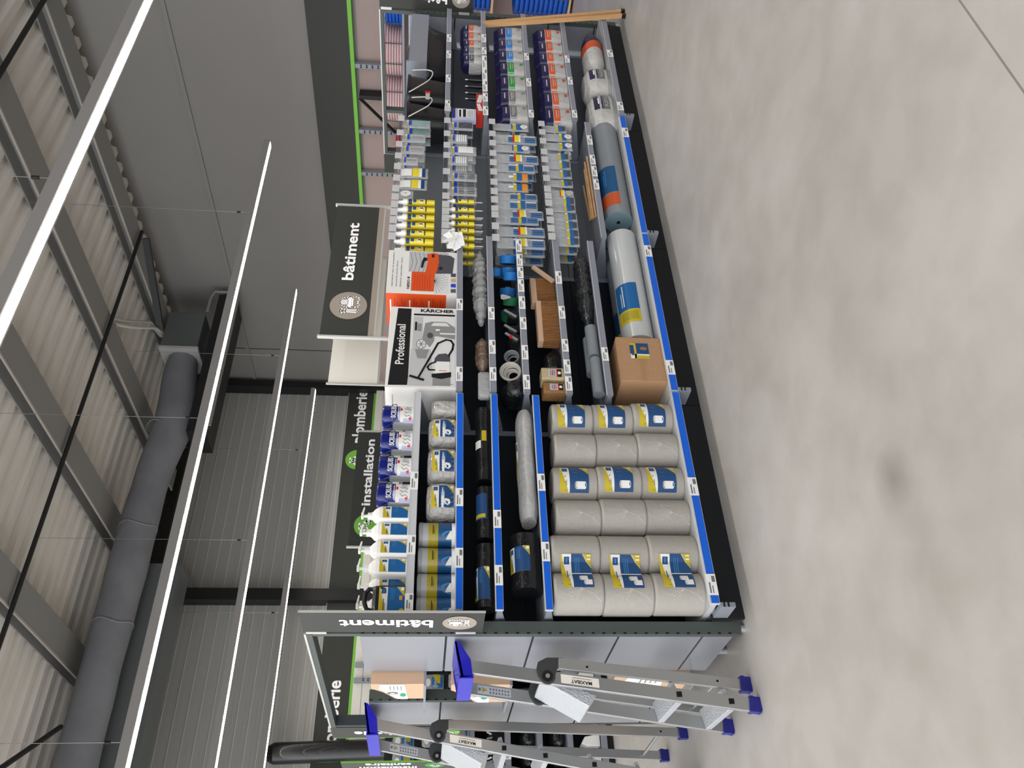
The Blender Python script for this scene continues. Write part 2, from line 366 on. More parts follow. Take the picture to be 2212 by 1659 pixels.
def fascia_word(x0, x1, xi):
    mb = MB(); M = face_y(0, 1, 0, 1, YW-.121)
    vs, fs, W = glyphs('plomberie', .035); k = (x1-x0)/W; mb.text(M, 'plomberie', (x0+x1)/2, 2.86, k, 'sign_white', 1, .035, off=.003)
    mb.build('lettering', fas); m2 = MB(); plumb_icon(m2, M, xi, 2.86, .21, 1); m2.build('plumbing_emblem', fas)
a = [at(x, y, 'Y', YW-.12) for x, y in ((710, 1637), (735, 1470), (778, 958), (785, 845))]
fascia_word(a[0].x, a[1].x, a[0].x-.36); fascia_word(a[2].x, a[3].x, a[2].x-.36)

# roof steel
def ibeam(name, x, y0, y1, z0, z1, wd, label):
    mb = MB(); h = .018
    mb.box((x-wd/2, y0, z0), (x+wd/2, y1, z0+h), 'beam'); mb.box((x-wd/2, y0, z1-h), (x+wd/2, y1, z1), 'beam'); mb.box((x-.02, y0, z0+h), (x+.02, y1, z1-h), 'beam')
    mb.box((x-wd/2-.004, y0, z0-.004), (x-wd/2+.02, y1, z0+h+.004), 'beam_highlight'); return tag(mb.build(name), label, 'roof beam', 'roof beams')  # bright strip along the near flange edge: a highlight put into the colour
bx = [(at(a[0], a[1], 'Z', 6.1).x+at(b[0], b[1], 'Z', 5.95).x)/2 for a, b in (((64, 0), (135, 0)), ((100, 500), (155, 500)), ((145, 1060), (241, 1060)), ((150, 1455), (170, 1402)))]+[-.1, -2.2]
lb = ['nearest the smooth side wall', 'second from the smooth side wall, over the cable pair', 'third from the smooth side wall', 'over the ladder end of the shelving', 'beyond the left of the shelving', 'furthest from the smooth side wall']
for x, l in zip(bx, lb): ibeam('roof_beam', x, -7, YD-.3 if 0 else YW-.35, 5.95, ZR, .40, 'grey steel roof beam '+l)
for yy, l in ((1.47, 'above the shelving'), (5.28, 'above the pipe duct')):
    tag(MB().cyl((-6, yy, 5.9), (8.2, yy, 5.9), .028, 'black_steel', 8).build('tie_rod'), 'thin black tie rod under the roof beams, '+('the nearer one' if yy < 3 else 'the farther one'), 'rod')
tag(MB().cyl((.6, 5.45, 5.74), (1.55, 7.0, 5.74), .03, 'black_steel', 8).build('roof_brace'), 'short slanting black roof brace by the big fabric duct', 'rod')
kb = at(315, 515, 'Z', 5.7); kc = at(345, 700, 'Z', 5.6)
tag(MB().beam(kb, kc, .09, .09, 'black_steel').build('roof_brace'), 'black slanting brace beside the heating unit', 'rod')
tag(MB().box((-9, YW-.3, 5.86), (XW-.05, YW-.13, 6.04), 'black_steel').build('eaves_beam'), 'black eaves beam along the top of the ribbed wall', 'beam')
# columns with a knee brace
def column(x, wd, label, brace=True):
    t = thing('steel_column', label, 'column', (x, YW-.14, 0))
    MB().box((-wd/2, -.11, 0), (wd/2, .13, 5.86), 'black_steel').build('shaft', t)
    if brace: MB().beam((wd/2, -.0, 5.3), (.62, -.0, 5.72), .13, .1, 'beam').build('knee_brace', t)
column(at(700, 1286, 'Y', YW-.2).x, .2, 'black steel column with a knee brace on the ribbed wall'); column(XW-.16, .14, 'black steel column in the corner of the two walls', False)
pp = at(700, 1622, 'Y', YW-.45)
t = thing('flue_pipe', 'thick black vertical pipe behind the fascia board by the ladders', 'pipe', (pp.x, YW-.42, 0))
MB().cyl((.06, 0, 0), (-.02, 0, 3.62), .15, 'black_plastic', 24).build('pipe', t); MB().cyl((-.02, 0, 3.62), (-.02, 0, 3.7), .15, 'black_plastic', 24, .11).build('cap', t)

# fabric duct, heating unit
YD = 7.3
d0, d1 = at(298, 1000, 'Y', YD), at(373, 1000, 'Y', YD); zc = (d0.z+d1.z)/2; rr = (d0.z-d1.z)/2*1.0
dend = at(373, 775, 'Y', YD).x; rings = []
t = thing('fabric_duct', 'big grey fabric air duct running along the ribbed wall', 'air duct', (0, YD, zc))
mb = MB(); seg = 28; N = 60; vs = []
for i in range(N+1):
    x = -4+(dend+4)*i/N; k = (dend-x); r_ = rr*(1+.03*math.sin(x*2.1)+.018*math.sin(x*7.3)); dz = 0
    g_ = math.exp(-((k-1.2)/.7)**2); r_ *= (.88+.12*min(1, k/.5))+.17*g_; dz = -.13*g_
    for q in range(seg): a = 2*PI*q/seg; vs.append((x, r_*math.cos(a), r_*math.sin(a)*1.02+dz))
mb.add(vs, [(i*seg+q, i*seg+(q+1) % seg, (i+1)*seg+(q+1) % seg, (i+1)*seg+q) for i in range(N) for q in range(seg)], 'duct', True)
mb.build('sleeve', t)
for x in (1.0, 2.9, 4.3, 6.0):
    MB().tube([(x+.03*math.sin(3*a), (rr+.004)*math.cos(a), (rr+.004)*math.sin(a)) for a in [2*PI*i/24 for i in range(24)]], .012, 'duct', 5, True).build('fold_seam', t)
MB().box((-.13, -rr-.01, -.06), (.13, -rr+.02, .06), 'tag_white').build('label_sheet', t).location = (at(400, 900, 'Y', YD).x, 0, -.05)
tag(MB().box((-6, YD+.25, zc-.62), (3.9, YD+.75, zc-.12), 'duct_metal').build('metal_duct'), 'square sheet metal duct under the big fabric duct', 'air duct')
t = thing('heating_unit', 'grey ceiling heating unit with two white pipes', 'heater', (dend, YD, zc))
MB().box((0, -.3, -.28), (.75, .3, .3), 'duct_metal').build('casing', t, .01); MB().box((-.03, -.31, -.3), (.02, .31, .31), 'sign_edge').build('collar', t)
MB().box((-1.6, -.28, -.7), (1.2, .32, -.42), 'black_steel').build('drip_grille', t)
MB().tube([(-1.5, -.3, -.75), (1.15, -.3, -.75), (1.25, -.3, -.7), (1.25, -.3, -.35), (1.1, -.3, -.3), (.8, -.3, -.3)], .025, 'beam', 8).build('pipe_loop', t)
p = [at(240, 688, 'Z', ZR-.1), at(270, 694, 'Z', 6.0), at(325, 697, 'Z', 5.95), at(360, 690, 'Z', 5.9)]
e = V((dend+.55, YD, zc+.3))
for k, nm in ((0, 'flow_pipe'), (.12, 'return_pipe')):
    q = [V(v)-e+V((dend+.55, YD, zc+.3))-V((dend, YD, zc))+V((0, k, -k*.3)) for v in p[:3]]+[V((.4+k, -.1+k, .42)), V((.4+k, -.1+k, .3))]
    MB().tube(q, .028, 'cable_white', 8).build(nm, t); MB().cyl((.4+k, -.1+k, .3), (.4+k, -.1+k, .38), .035, 'copper', 10).build('copper_joint', t)
# LED light lines; the shop has more rows of them behind the photographer
rows = [(-.42, 6.7), (2.97, 7.42), (5.74, 7.56), (8.57, 7.8), (-3.25, 7.2)]
rl = ['nearest overhead', 'second, its end over the sign', 'third, shorter in view', 'by the ribbed wall', 'nearly above the camera']
for (yy, xe), l in zip(rows, rl):
    t = thing('light_line', 'long white LED light line, '+l, 'ceiling light', (0, yy, 3.6), 0, 'LED light lines')
    MB().box((-8, -.055, .0), (xe, .055, .075), 'led_housing').build('housing', t)
    mb = MB(); mb.quad([(-8, -.035, -.004), (-8, .035, -.004), (xe-.02, .035, -.004), (xe-.02, -.035, -.004)], 'led')
    mb.quad([(-8, -.035, -.004), (xe-.02, -.035, -.004), (xe-.02, -.035, -.0005), (-8, -.035, -.0005)], 'led'); mb.build('diffuser', t)
    for x in [xe-1.3-k*2.9 for k in range(5)]:
        if yy > -1: MB().cyl((x, 0, .075), (x, 0, ZR-3.6), .0025, 'wire', 5).cyl((x, 0, .16), (x, 0, .2), .012, 'black_steel', 6).build('hanging_wire', t)

# ================================================================== THE SHELVING RUN
BX = [.065, 1.305, 2.57, 3.83, 5.3]; YR = -.092; YB = .27
def xy(x, y, Y=YR): return at(x, y, 'Y', Y)
def shelf(unit, x0, x1, z, rail, tags, yf=YR, deep=None, name='shelf', rowx=1100, rh=.037, topm='shelf_grey'):
    sh = MB().box((x0, yf+.012, z-.034), (x1, deep or YB, z-.008), topm)
    sh.prism([(x0+.002, yf+.03, z-.034), (x0+.002, YB, z-.034), (x0+.002, YB, z-.085), (x0+.002, YB-.03, z-.095)], (.004, 0, 0), 'shelf_grey')
    sh.prism([(x1-.006, yf+.03, z-.034), (x1-.006, YB, z-.034), (x1-.006, YB, z-.085), (x1-.006, YB-.03, z-.095)], (.004, 0, 0), 'shelf_grey')
    sh = sh.build(name, unit); rl = MB(); mm = {'blue': 'blue_strip', 'grey': 'rail_grey', 'white': 'rail_light'}[rail]
    rl.box((x0, yf-.004, z-rh), (x1, yf+.012, z), 'rail_light' if rail != 'grey' else 'shelf_grey')
    M = face_y(x0, x1, z-rh, z, yf-.004)
    rl.rect(M, .002, .998, .03, .86, mm, .0012, 1); rl.rect(M, 0, 1, .9, 1, 'rail_light', .002, 1); rl.rect(M, 0, 1, .0, .02, 'rail_light', .002, 1)
    rl.build('price_rail', sh)
    for (a, b) in tags:
        xa, xb = xy(rowx, b, yf).x, xy(rowx, a, yf).x
        price_tag(sh, M, (xa-x0)/(x1-x0), -.02, 'price_tag', 1.0 if b-a < 36 else 1.05, (xb-xa)/(x1-x0))
    return sh
def unit(i, label, panel, top=1.79):
    x0, x1 = BX[i], BX[i+1]
    u = thing('shelving_unit', label, 'shelving', (0, 0, 0), 0, 'bays of the shelving run')
    for a, b in ((.2, .6), (.6, 1.0), (1.0, 1.4), (1.4, top)):
        MB().box((x0, YB, a+.002), (x1-.004, YB+.012, b-.002), panel).build('back_panel', u)
    MB().box((x1-.036, YB-.006, .15), (x1-.006, YB-.001, top), 'shelf_grey').build('upright', u)
    MB().box((x0, YB+.013, .05), (x1-.004, YB+.018, top-.01), 'base_black').build('backing', u)
    mb = MB().box((x0, -.03, 0), (x1-.004, -.01, .16), 'base_black'); mb.build('kick_plate', u)
    f = MB().box((x0+.002, -.16, .085), (x0+.024, -.03, .155), 'shelf_grey')
    f.box((x0+.002, -.163, .115), (x0+.024, -.16, .122), 'slot_black'); f.box((x0+.002, -.163, .135), (x0+.024, -.16, .142), 'slot_black'); f.build('foot', u)
    return u
YBF = -.15

SA = unit(0, 'shelving bay with blue price strips and big paper rolls, at the ladder end', 'panel_navy', 1.6)
shelf(SA, BX[0]+.01, BX[1]-.01, 1.592, 'white', [(1020, 1059), (1157, 1199), (1283, 1320)], rowx=880, topm='rail_light')
shelf(SA, BX[0]+.01, BX[1]-.01, 1.368, 'blue', [(1056, 1095), (1185, 1228)], rowx=990)
shelf(SA, BX[0]+.01, BX[1]-.01, 1.184, 'blue', [(1103, 1142), (1222, 1266)], rowx=1070)
shelf(SA, BX[0]+.01, BX[1]-.01, .957, 'blue', [(1025, 1062), (1172, 1214)], rowx=1170)
shelf(SA, BX[0]+.02, BX[1]-.005, .2, 'blue', [(1033, 1072), (1241, 1287)], YBF, rowx=1500, rh=.045, name='base_shelf', topm='base_top')
SB = unit(1, 'shelving bay with the two vacuum cleaner cartons on top', 'panel_navy', 1.7)
shelf(SB, BX[1]+.005, BX[2]-.03, 1.372, 'grey', [(647, 672), (794, 825)], rowx=990)
shelf(SB, BX[1]+.005, BX[2]-.03, 1.187, 'grey', [(665, 692), (736, 766), (795, 824)], rowx=1060)
shelf(SB, BX[1]+.005, BX[2]-.03, 1.003, 'grey', [(519, 546), (551, 576), (578, 603), (605, 632), (642, 669), (687, 713), (747, 778), (811, 842)], rowx=1125)
shelf(SB, BX[1]+.005, BX[2]-.03, .769, 'grey', [(588, 615), (663, 690), (734, 761), (778, 808), (814, 845)], rowx=1210)
shelf(SB, BX[1]+.005, BX[2]-.03, .543, 'grey', [(752, 781)], rowx=1300)
shelf(SB, BX[1]+.005, BX[2]-.005, .2, 'blue', [(533, 557), (779, 810)], YBF, rowx=1420, rh=.045, name='base_shelf', topm='base_top')
SCU = unit(2, 'shelving bay with four rows of hanging packets', 'panel_c')
shelf(SCU, BX[2]+.01, BX[3]-.02, .447, 'grey', [(295, 315), (337, 357), (361, 383), (389, 411)], rowx=1285)
shelf(SCU, BX[2]+.005, BX[3]-.005, .2, 'blue', [(278, 298)], YBF, rowx=1350, rh=.045, name='base_shelf', topm='base_top')
SD = unit(3, 'furthest shelving bay, filled with plaster and cement bags', 'panel_mid')
shelf(SD, BX[3]+.005, BX[4]-.03, 1.467, 'grey', [(76, 92), (111, 127), (163, 179), (218, 236)], rowx=965)
shelf(SD, BX[3]+.005, BX[4]-.03, 1.19, 'grey', [(76, 93), (104, 119), (122, 150), (150, 175), (175, 199), (203, 221), (231, 250)], rowx=1043)
shelf(SD, BX[3]+.005, BX[4]-.03, .856, 'grey', [(117, 132), (171, 188), (239, 255)], rowx=1140)
shelf(SD, BX[3]+.005, BX[4]-.03, .532, 'grey', [(122, 137), (168, 184), (239, 255)], rowx=1225)
shelf(SD, BX[3]+.005, BX[4]-.01, .2, 'grey', [(110, 125), (221, 239)], YBF, rowx=1320, rh=.045, name='base_shelf', topm='base_top')
# dividing side plates of the run
# ---- end frames (near and far)
def end_frame(X, label, flag_label, far):
    t = thing('end_frame', label, 'shelving frame', (X, 0, 0))
    def post(y0, zt, zb=.02, dx=.0):
        mb = MB().box((dx, y0, zb), (dx+.06, y0+.03, zt), 'frame_grey')
        z = zb+.05
        while z < min(zt, 1.78):
            mb.box((dx+.001, y0-.0012, z), (dx+.008, y0+.001, z+.014), 'slot_black'); z += .05
        return mb
    post(0, 2.0).build('front_post', t); post(.97, 2.0).build('rear_post', t) if far else post(.97, 1.79).build('middle_post', t)
    MB().box((0, 1.43, .02), (.06, 1.46, 2.0), 'frame_dark').build('rear_post', t)
    mb = MB().box((0, 0, 2.0), (.06, 1.46, 2.03), 'frame_grey'); mb.box((-.003, 0, 2.0), (0, 1.46, 2.035), 'frame_grey'); mb.box((-.006, -.002, 2.026), (.0, 1.462, 2.036), 'sign_edge'); mb.build('top_bar', t)
    for y0, y1 in ((.034, .5), (1.004, 1.425)):
        for a, b in ((.055, .196), (.206, .596), (.606, .996), (1.006, 1.396), (1.406, 1.79)):
            MB().box((0, y0, a), (.03, y1, b), 'panel_grey').build('end_panel', t)
        MB().box((.012, y0, .05), (.03, y1, 1.785), 'base_black').build('backing', t)
    for y0 in (.3, 1.2): MB().cyl((.03, y0, 0), (.03, y0, .055), .018, 'silver', 10).build('levelling_foot', t)
    MB().cyl((.03, .012, 0), (.03, .012, .02), .02, 'silver', 10).build('levelling_foot', t)
    return t
end_frame(0, 'grey end frame with smooth end panels beside the step ladders', '', False)
end_frame(5.36, 'grey end frame at the far end of the shelving run', '', True)
def helmet(mb, M, cs, ct, r, wpu, rot=0, disc='sign_tan'):
    """round trade emblem: spanner, hard hat and goggles in white outline"""
    mb.disc(M, cs, ct, r*wpu, r, disc, .002, 40)
    def P(a, b):
        if rot: a, b = -b, a
        return cs+a*r*wpu, ct+b*r
    L = lambda pts, w_=.085: mb.line(M, [P(*p) for p in pts], w_*r, 'sign_white', .004, 1/wpu)
    arc = [(.22+.36*math.cos(PI*k/10), .02+.46*math.sin(PI*k/10)) for k in range(11)]
    L(arc); L([(-.22, -.0), (.66, -.0)], .12); L([(-.24, -.0), (-.2, -.1), (.64, -.1), (.68, 0)])
    L([(.1, .05), (.1, .44)]); L([(.22, .05), (.22, .5)]); L([(.34, .05), (.34, .44)])
    L([(-.1, -.2), (.55, -.2), (.62, -.3), (.62, -.45), (.5, -.58), (.35, -.56), (.22, -.42), (.1, -.56), (-.05, -.58), (-.14, -.45), (-.14, -.28), (-.1, -.2)])
    L([(-.5, -.5), (-.42, -.58), (-.34, -.5), (-.36, .12), (-.26, .24), (-.3, .4), (-.38, .44)]); L([(-.5, -.5), (-.48, .12), (-.58, .24), (-.54, .4), (-.46, .44)]); L([(-.46, .44), (-.46, .3), (-.38, .3), (-.38, .44)])
def flag(X, y0, y1, z0, z1, label, lines, th=.007, green=False, icon=True):
    t = thing('flag_sign', label, 'sign', (X, 0, 0))
    mb = MB().box((0, y0, z0), (th, y1, z1), 'sign_face'); mb.box((-.001, y0-.003, z0-.001), (th+.001, y0, z1+.001), 'sign_edge'); mb.build('board', t)
    M = face_x(y0, y1, z0, z1, 0); w_, h_ = y1-y0, z1-z0
    for s, tt, k, st in lines:
        tb = MB(); tb.text(M, st, s, tt, k, 'sign_white', h_/w_, .035, rot=90, off=.002); tb.build('lettering', t)
    tb = MB(); (plumb_icon if green else helmet)(tb, M, .5, .135, .095, h_/w_, rot=1, **({'green': 'sign_green_dark'} if green else {})); tb.build('emblem', t)
    for z in (z1-.02-.08, z0+.03): MB().box((-.002, y1-.004, z), (.03, y1+.018, z+.09), 'sign_edge').build('clip', t)
    return t
flag(0, -.245, -.02, 1.24, 2.035, 'flag sign lettered batiment on the near end frame above the ladders', [(.5, .535, .105, 'bâtiment')])
flag(5.36, -.245, -.02, 1.25, 2.03, 'flag sign lettered batiment on the far end frame, cut by the photo edge', [(.5, .535, .105, 'bâtiment')])
# ---- signs standing on top of the run
def top_sign(x0, x1, z0, z1, Y, label, name='category_sign'):
    t = thing(name, label, 'sign', (0, Y, 0)); return t
Y0 = .31; q = [xy(690, 727, Y0), xy(729, 446, Y0), xy(794, 729, Y0), xy(807, 729, Y0)]
x0, x1, zt, zb, zr = q[0].x, q[1].x, q[0].z, q[2].z, q[3].z
t = thing('category_sign', 'dark category sign lettered batiment standing on the shelving top', 'sign', (0, Y0, 0))
MB().box((x0, -.008, zb), (x1, 0, zt), 'sign_face').build('board', t); MB().box((x0, -.008, zr), (x1, 0, zb), 'sign_tan').build('lower_strip', t)
M = face_y(x0, x1, zb, zt, -.008); asp = (zt-zb)/(x1-x0)
mb = MB(); mb.text(M, 'bâtiment', .625, .53, .255, 'sign_white', asp, .035, wide=(.46/asp)/glyphs('bâtiment', .035)[2]/.255, off=.003); mb.build('lettering', t)
mb = MB(); helmet(mb, M, .215, .47, .40, asp); mb.build('emblem', t)
for xx, zt2 in ((x0-.012, zt+.012), (x1, zt+.012)): MB().box((xx, -.02, 1.74), (xx+.012, .004, zt2), 'sign_edge').build('side_post', t)
MB().box((x0, -.012, zr-.012), (x1, 0, zr), 'sign_edge').build('lower_rail', t)
Y1 = .62; q = [xy(708, 828, Y1), xy(721, 733, Y1), xy(814, 828, Y1), xy(832, 560, Y1)]
t = thing('blank_sign', 'blank cream sign board beside the lettered category sign', 'sign', (0, Y1, 0))
MB().box((q[0].x, 0, q[2].z), (q[3].x, .008, q[0].z), 'cream').build('board', t)
for xx in (q[0].x-.012, q[1].x+.0, q[3].x): MB().box((xx, -.012, 1.70), (xx+.012, -.001, q[0].z+.01), 'sign_edge').build('side_post', t)
MB().box((q[0].x, -.006, q[2].z-.016), (q[3].x, .01, q[2].z), 'sign_edge').build('lower_rail', t)
MB().box((.06, .62, 1.68), (5.2, .64, 1.7), 'shelf_grey').build('top_rail', t)

# ================================================================== GOODS, BAY AT THE LADDER END
def X(y, x=1000, Y=-.06): return at(x, y, 'Y', Y).x
def span(y0, y1, x=1000, Y=-.06):
    a, b = X(y1, x, Y), X(y0, x, Y); return (a+b)/2, b-a
# hand-cleaner tubs
def scrub_tub(w_):
    t = thing('hand_wipe_tub', '', 'tub', (0, 0, 0), 0, 'blue tubs of cleaning wipes'); h = .152; a = w_/2
    rg = [(0, a*.9, a*.9), (.004, a*.93, a*.93), (.1, a*.97, a*.97), (.112, a, a), (.12, a, a)]
    mb = MB().body(rg, 'tub_grey', 2.6, 32, ['tub_grey', 'tub_grey', 'tub_blue', 'tub_blue']); mb.build('body', t)
    MB().body([(.12, a*1.03, a*1.03), (.142, a*1.03, a*1.03), (.148, a*.96, a*.96), (.15, a*.6, a*.6)], 'tub_blue', 2.6, 32).build('lid', t)
    l = MB(); M = on_body(rg, 2.6, -a*.86, a*.86, .004, .118)
    l.rect(M, 0, 1, 0, .56, 'white', .0006, 12); l.rect(M, 0, 1, .56, 1, 'tub_blue', .0006, 12)
    l.band(M, .05, .5, .56, .62, .56, .74, 'kit_lilac', .0009, 6); l.text(M, 'SCRUBS', .5, .8, .2, 'white', .95, .04, wide=.8, off=.0016)
    l.rect(M, .2, .8, .6, .63, 'white', .0012, 6); l.rect(M, .55, .72, .46, .54, 'red', .0012, 3); l.rect(M, .06, .18, .1, .2, 'red', .0012, 2)
    for k in range(3): l.line(M, [(.2+.2*k, .1), (.3+.2*k, .2), (.22+.2*k, .3), (.34+.18*k, .38)], .03, 'pic_mid', .0012, 1)
    for k in range(4): l.line(M, [(.55+.1*k, .12), (.72+.07*k, .32)], .02, 'navy_flat', .0012, 1)
    l.rect(M, -.02, .14, .0, .42, 'kit_lilac', .001, 3); l.build('label', t)
    mb = MB().tube([(-a*1.02, -.01, .125), (-a*1.04, -a*.6, .1), (-a*.7, -a*1.06, .085), (0, -a*1.12, .08), (a*.7, -a*1.06, .085), (a*1.04, -a*.6, .1), (a*1.02, -.01, .125)], .0022, 'tub_blue', 5); mb.build('handle', t); return t
c0, w0 = span(1038, 1090, 850); P0 = scrub_tub(.118); P0.scale = (1.03, 1.03, 1.14)
P0.location = (c0, -.02, 1.586); P0['label'] = 'blue and white wipes tub on the top shelf, right beside the white pump bottles'
for (a, b), l in zip(((980, 1032), (926, 973), (870, 918)), ('second', 'third', 'fourth')):
    copy_thing(P0, (span(a, b, 850)[0], -.02, 1.586), 'blue and white wipes tub on the top shelf, %s from the white pump bottles' % l if l != 'fourth' else 'blue and white wipes tub on the top shelf, beside the vacuum carton', R.uniform(-.12, .12))
# pump bottles
def pump_bottle():
    t = thing('pump_bottle', '', 'bottle', (0, 0, 0), 0, 'white pump bottles on the top shelf')
    rg = [(0, .041, .034), (.004, .0435, .036), (.135, .0435, .037), (.15, .041, .035), (.17, .03, .025), (.182, .017, .017), (.188, .016, .016)]
    MB().body(rg, 'white_plastic', 4.5, 32).build('body', t)
    mb = MB().cyl((0, 0, .188), (0, 0, .206), .018, 'white_plastic', 16); mb.cyl((0, 0, .206), (0, 0, .226), .007, 'white_plastic', 10); mb.build('collar', t)
    MB().box((-.012, -.012, .226), (.014, .012, .238), 'white_plastic').prism([(.014, -.008, .236), (.05, -.006, .229), (.05, -.006, .222), (.014, -.008, .227)], (0, .016, 0), 'white_plastic').build('pump_head', t, .002)
    l = MB(); brand_label(l, on_body(rg, 4.5, -.032, .033, .012, .132), blue='label_blue'); l.build('label', t); return t
P1 = pump_bottle(); P1.location = (span(1206, 1240, 850)[0], -.03, 1.586); P1['label'] = 'white pump bottle with blue and yellow label, nearest the black canister'
for (a, b), l, rz in (((1167, 1202), 'second from the black canister', -.9), ((1129, 1163), 'third from the black canister', 1.6), ((1093, 1126), 'nearest the blue wipes tubs', .15)):
    copy_thing(P1, (span(a, b, 850)[0], -.03, 1.586), 'white pump bottle with blue and yellow label, '+l, .12)
b_ = copy_thing(P1, (span(1245, 1285, 850, .06)[0], .075, 1.586), 'white pump bottle half hidden behind the black canister', -.3)
b_ = copy_thing(P1, (.165, .085, 1.586), 'white pump bottle behind the black canister, its cap beside the flag sign', -.3)
# black canister
cc, cw = span(1262, 1330, 850); hw = .082
t = thing('canister', 'black plastic canister with handle and blue label on the top shelf', 'canister', (cc-.01, -.02, 1.586))
rg = [(0, hw, .05), (.005, hw+.002, .052), (.115, hw+.002, .052), (.14, hw*.9, .05, .008, 0), (.155, hw*.72, .04, .02, 0)]
MB().body(rg, 'black_plastic', 5, 36).build('body', t)
MB().tube([(hw*.9, 0, .13), (hw*.95, 0, .175), (hw*.7, 0, .19), (.01, 0, .192), (-.02, 0, .18), (-.03, 0, .15)], .011, 'black_plastic', 8).build('handle', t)
MB().cyl((-.06, 0, .125), (-.066, 0, .19), .022, 'black_plastic', 16).build('cap', t)
l = MB(); M = on_body(rg, 5, -.062, .068, .01, .125); brand_label(l, M, blue='label_blue')
l.rect(M, .5, .66, .08, .2, 'tool_orange', .0022, 2); l.disc(M, .12, .1, .08, .1, 'label_yellow', .0022); l.build('label', t)
t = thing('spray_bottle', 'white spray head sticking out behind the flag sign', 'bottle', (.10, .17, 1.586))
MB().body([(0, .035, .03), (.13, .035, .03), (.16, .014, .014), (.19, .014, .014)], 'white_plastic', 3, 20).build('body', t)
MB().box((-.02, -.012, .19), (.03, .012, .215), 'white_plastic').build('trigger', t, .003)
# wipes buckets
def bucket():
    t = thing('wipes_bucket', '', 'bucket', (0, 0, 0), 0, 'striped round wipes buckets'); r = .062
    H = .166; zs = [0, .018, .02, .078, .079, .122, .123, .146]; cs = ['tag_white', 'tag_white', 'bucket_blue', 'bucket_blue', 'label_mustard', 'tub_grey', 'tub_grey']
    mb = MB().body([(z, r, r) for z in zs], 'tub_grey', 2, 36, cs); mb.build('body', t)
    MB().body([(.146, r*1.03, r*1.03), (.16, r*1.03, r*1.03), (.164, r*.95, r*.95)], 'lid_grey', 2, 36).build('lid', t)
    l = MB(); M = on_body([(0, r, r), (.17, r, r)], 2, -.055, .055, 0, .166)
    l.add([M(.25+.2*math.cos(a*PI/12), .12+.33*math.sin(a*PI/12)*.8, .0012) for a in range(13)], [tuple(range(13))], 'label_sky')
    l.band(M, .1, .42, .1, .28, .12, .16, 'white', .0018, 4); l.rect(M, .3, .75, .6, .62, 'ink', .0012, 4); l.rect(M, .3, .62, .57, .58, 'ink', .0012, 4); l.build('label', t); return t
P2 = bucket(); P2.scale = (1.02, 1.02, 1.1); P2.location = (span(1292, 1345, 940)[0]+.01, -.02, 1.362); P2['label'] = 'blue and mustard striped bucket, partly behind the near flag sign'
for (a, b), l in zip(((1235, 1290), (1178, 1233), (1124, 1176)), ('second from the near flag sign', 'third from the near flag sign', 'next to the wrapped white rags')):
    copy_thing(P2, (span(a, b, 940)[0], -.02, 1.362), 'blue and mustard striped bucket, '+l, .05)
# wrapped rags
def rag_pack(w_, label, x, lab=True, cut=0):
    t = thing('rag_pack', label, 'wrapped rags', (x, -.01, 1.362), 0, 'film-wrapped packs of white rags'); a = w_/2; h = .15-cut
    rg = [(0, a*.85, .07), (.012, a*.98, .08), (h*.5, a, .085), (h*.85, a*.97, .08), (h*.97, a*.8, .065), (h, a*.4, .03)]
    MB().body(rg, 'rag_white', 3.2, 40).build('bundle', t)
    for k in range(7):
        x0_ = -a*.9+a*1.8*k/6; l = MB(); M = on_body(rg, 3.2, -a, a, 0, h)
        l.line(M, [(.06+.14*k, .03), (.1+.13*k+R.uniform(-.03, .03), .12), (.06+.14*k+R.uniform(-.03, .03), .2)], .012, 'film_line', .002, 1.2)
        l.build('film_fold', t)
    if lab: l = MB(); brand_label(l, on_body(rg, 3.2, -a*.62, a*.66, h*.1, h*.84), 'rag'); l.build('label', t)
for i, (a, b) in enumerate(((1041, 1118), (966, 1039), (902, 962))):
    rag_pack(span(a, b, 950)[1]*.96, 'film-wrapped white rags with blue and yellow label, '+['next to the striped buckets', 'middle pack', 'furthest labelled pack from the ladders'][i], span(a, b, 950)[0])
rag_pack(span(866, 900, 950)[1]*.95, 'film-wrapped white rags without a label, beside the vacuum carton', span(866, 900, 950)[0], False, .01)

# rolls lying along the shelf
def roll(name, label, cat, x0, x1, r, y, z, m, lab=None, endm=None, group=None, core=False, n=48, sides=(0, 90), tape=None):
    t = thing(name, label, cat, (x0, y, z), 0, group); L = x1-x0
    mb = MB().cyl((0, 0, r), (L, 0, r), r, m, n, capm=endm or m)
    if core: mb.cyl((-.001, 0, r), (.001, 0, r), r*.14, 'ink', 14)
    mb.build('roll', t)
    if lab:
        s0, s1, style = lab; l = MB(); M = on_roll(L*s0, L*s1, r, 0, r, *sides)
        if style == 'brand': brand_label(l, M)
        elif style == 'blue': l.rect(M, 0, 1, 0, 1, 'label_deep', .001, 8); l.rect(M, .05, .2, .1, .9, 'label_yellow', .002, 2)
        elif style == 'sheet': l.rect(M, .42, 1, 0, 1, 'label_blue', .001, 8); l.rect(M, .15, .42, 0, 1, 'label_yellow', .001, 4); l.rect(M, .5, .95, .6, .64, 'white', .002, 4); l.rect(M, .5, .8, .7, .73, 'white', .002, 4); l.rect(M, .2, .38, .1, .8, 'label_mustard', .002, 3)
        elif style == 'orange': l.rect(M, .32, 1, 0, 1, 'tool_blue2', .001, 8); l.rect(M, 0, .3, 0, 1, 'orange_dim', .001, 4); l.rect(M, .5, .9, .5, .54, 'label_sky', .002, 4); l.rect(M, .5, .8, .6, .63, 'label_sky', .002, 4)
        l.build('label', t)
    return t
Z2 = 1.178
roll('bin_bag_roll', 'black bin bag roll with blue and yellow label, second shelf down, nearest the flag sign', 'bin bags', .1, X(1175, 1060), .043, -.03, Z2, 'black_film', (.12, .62, 'brand'), sides=(-20, 100))
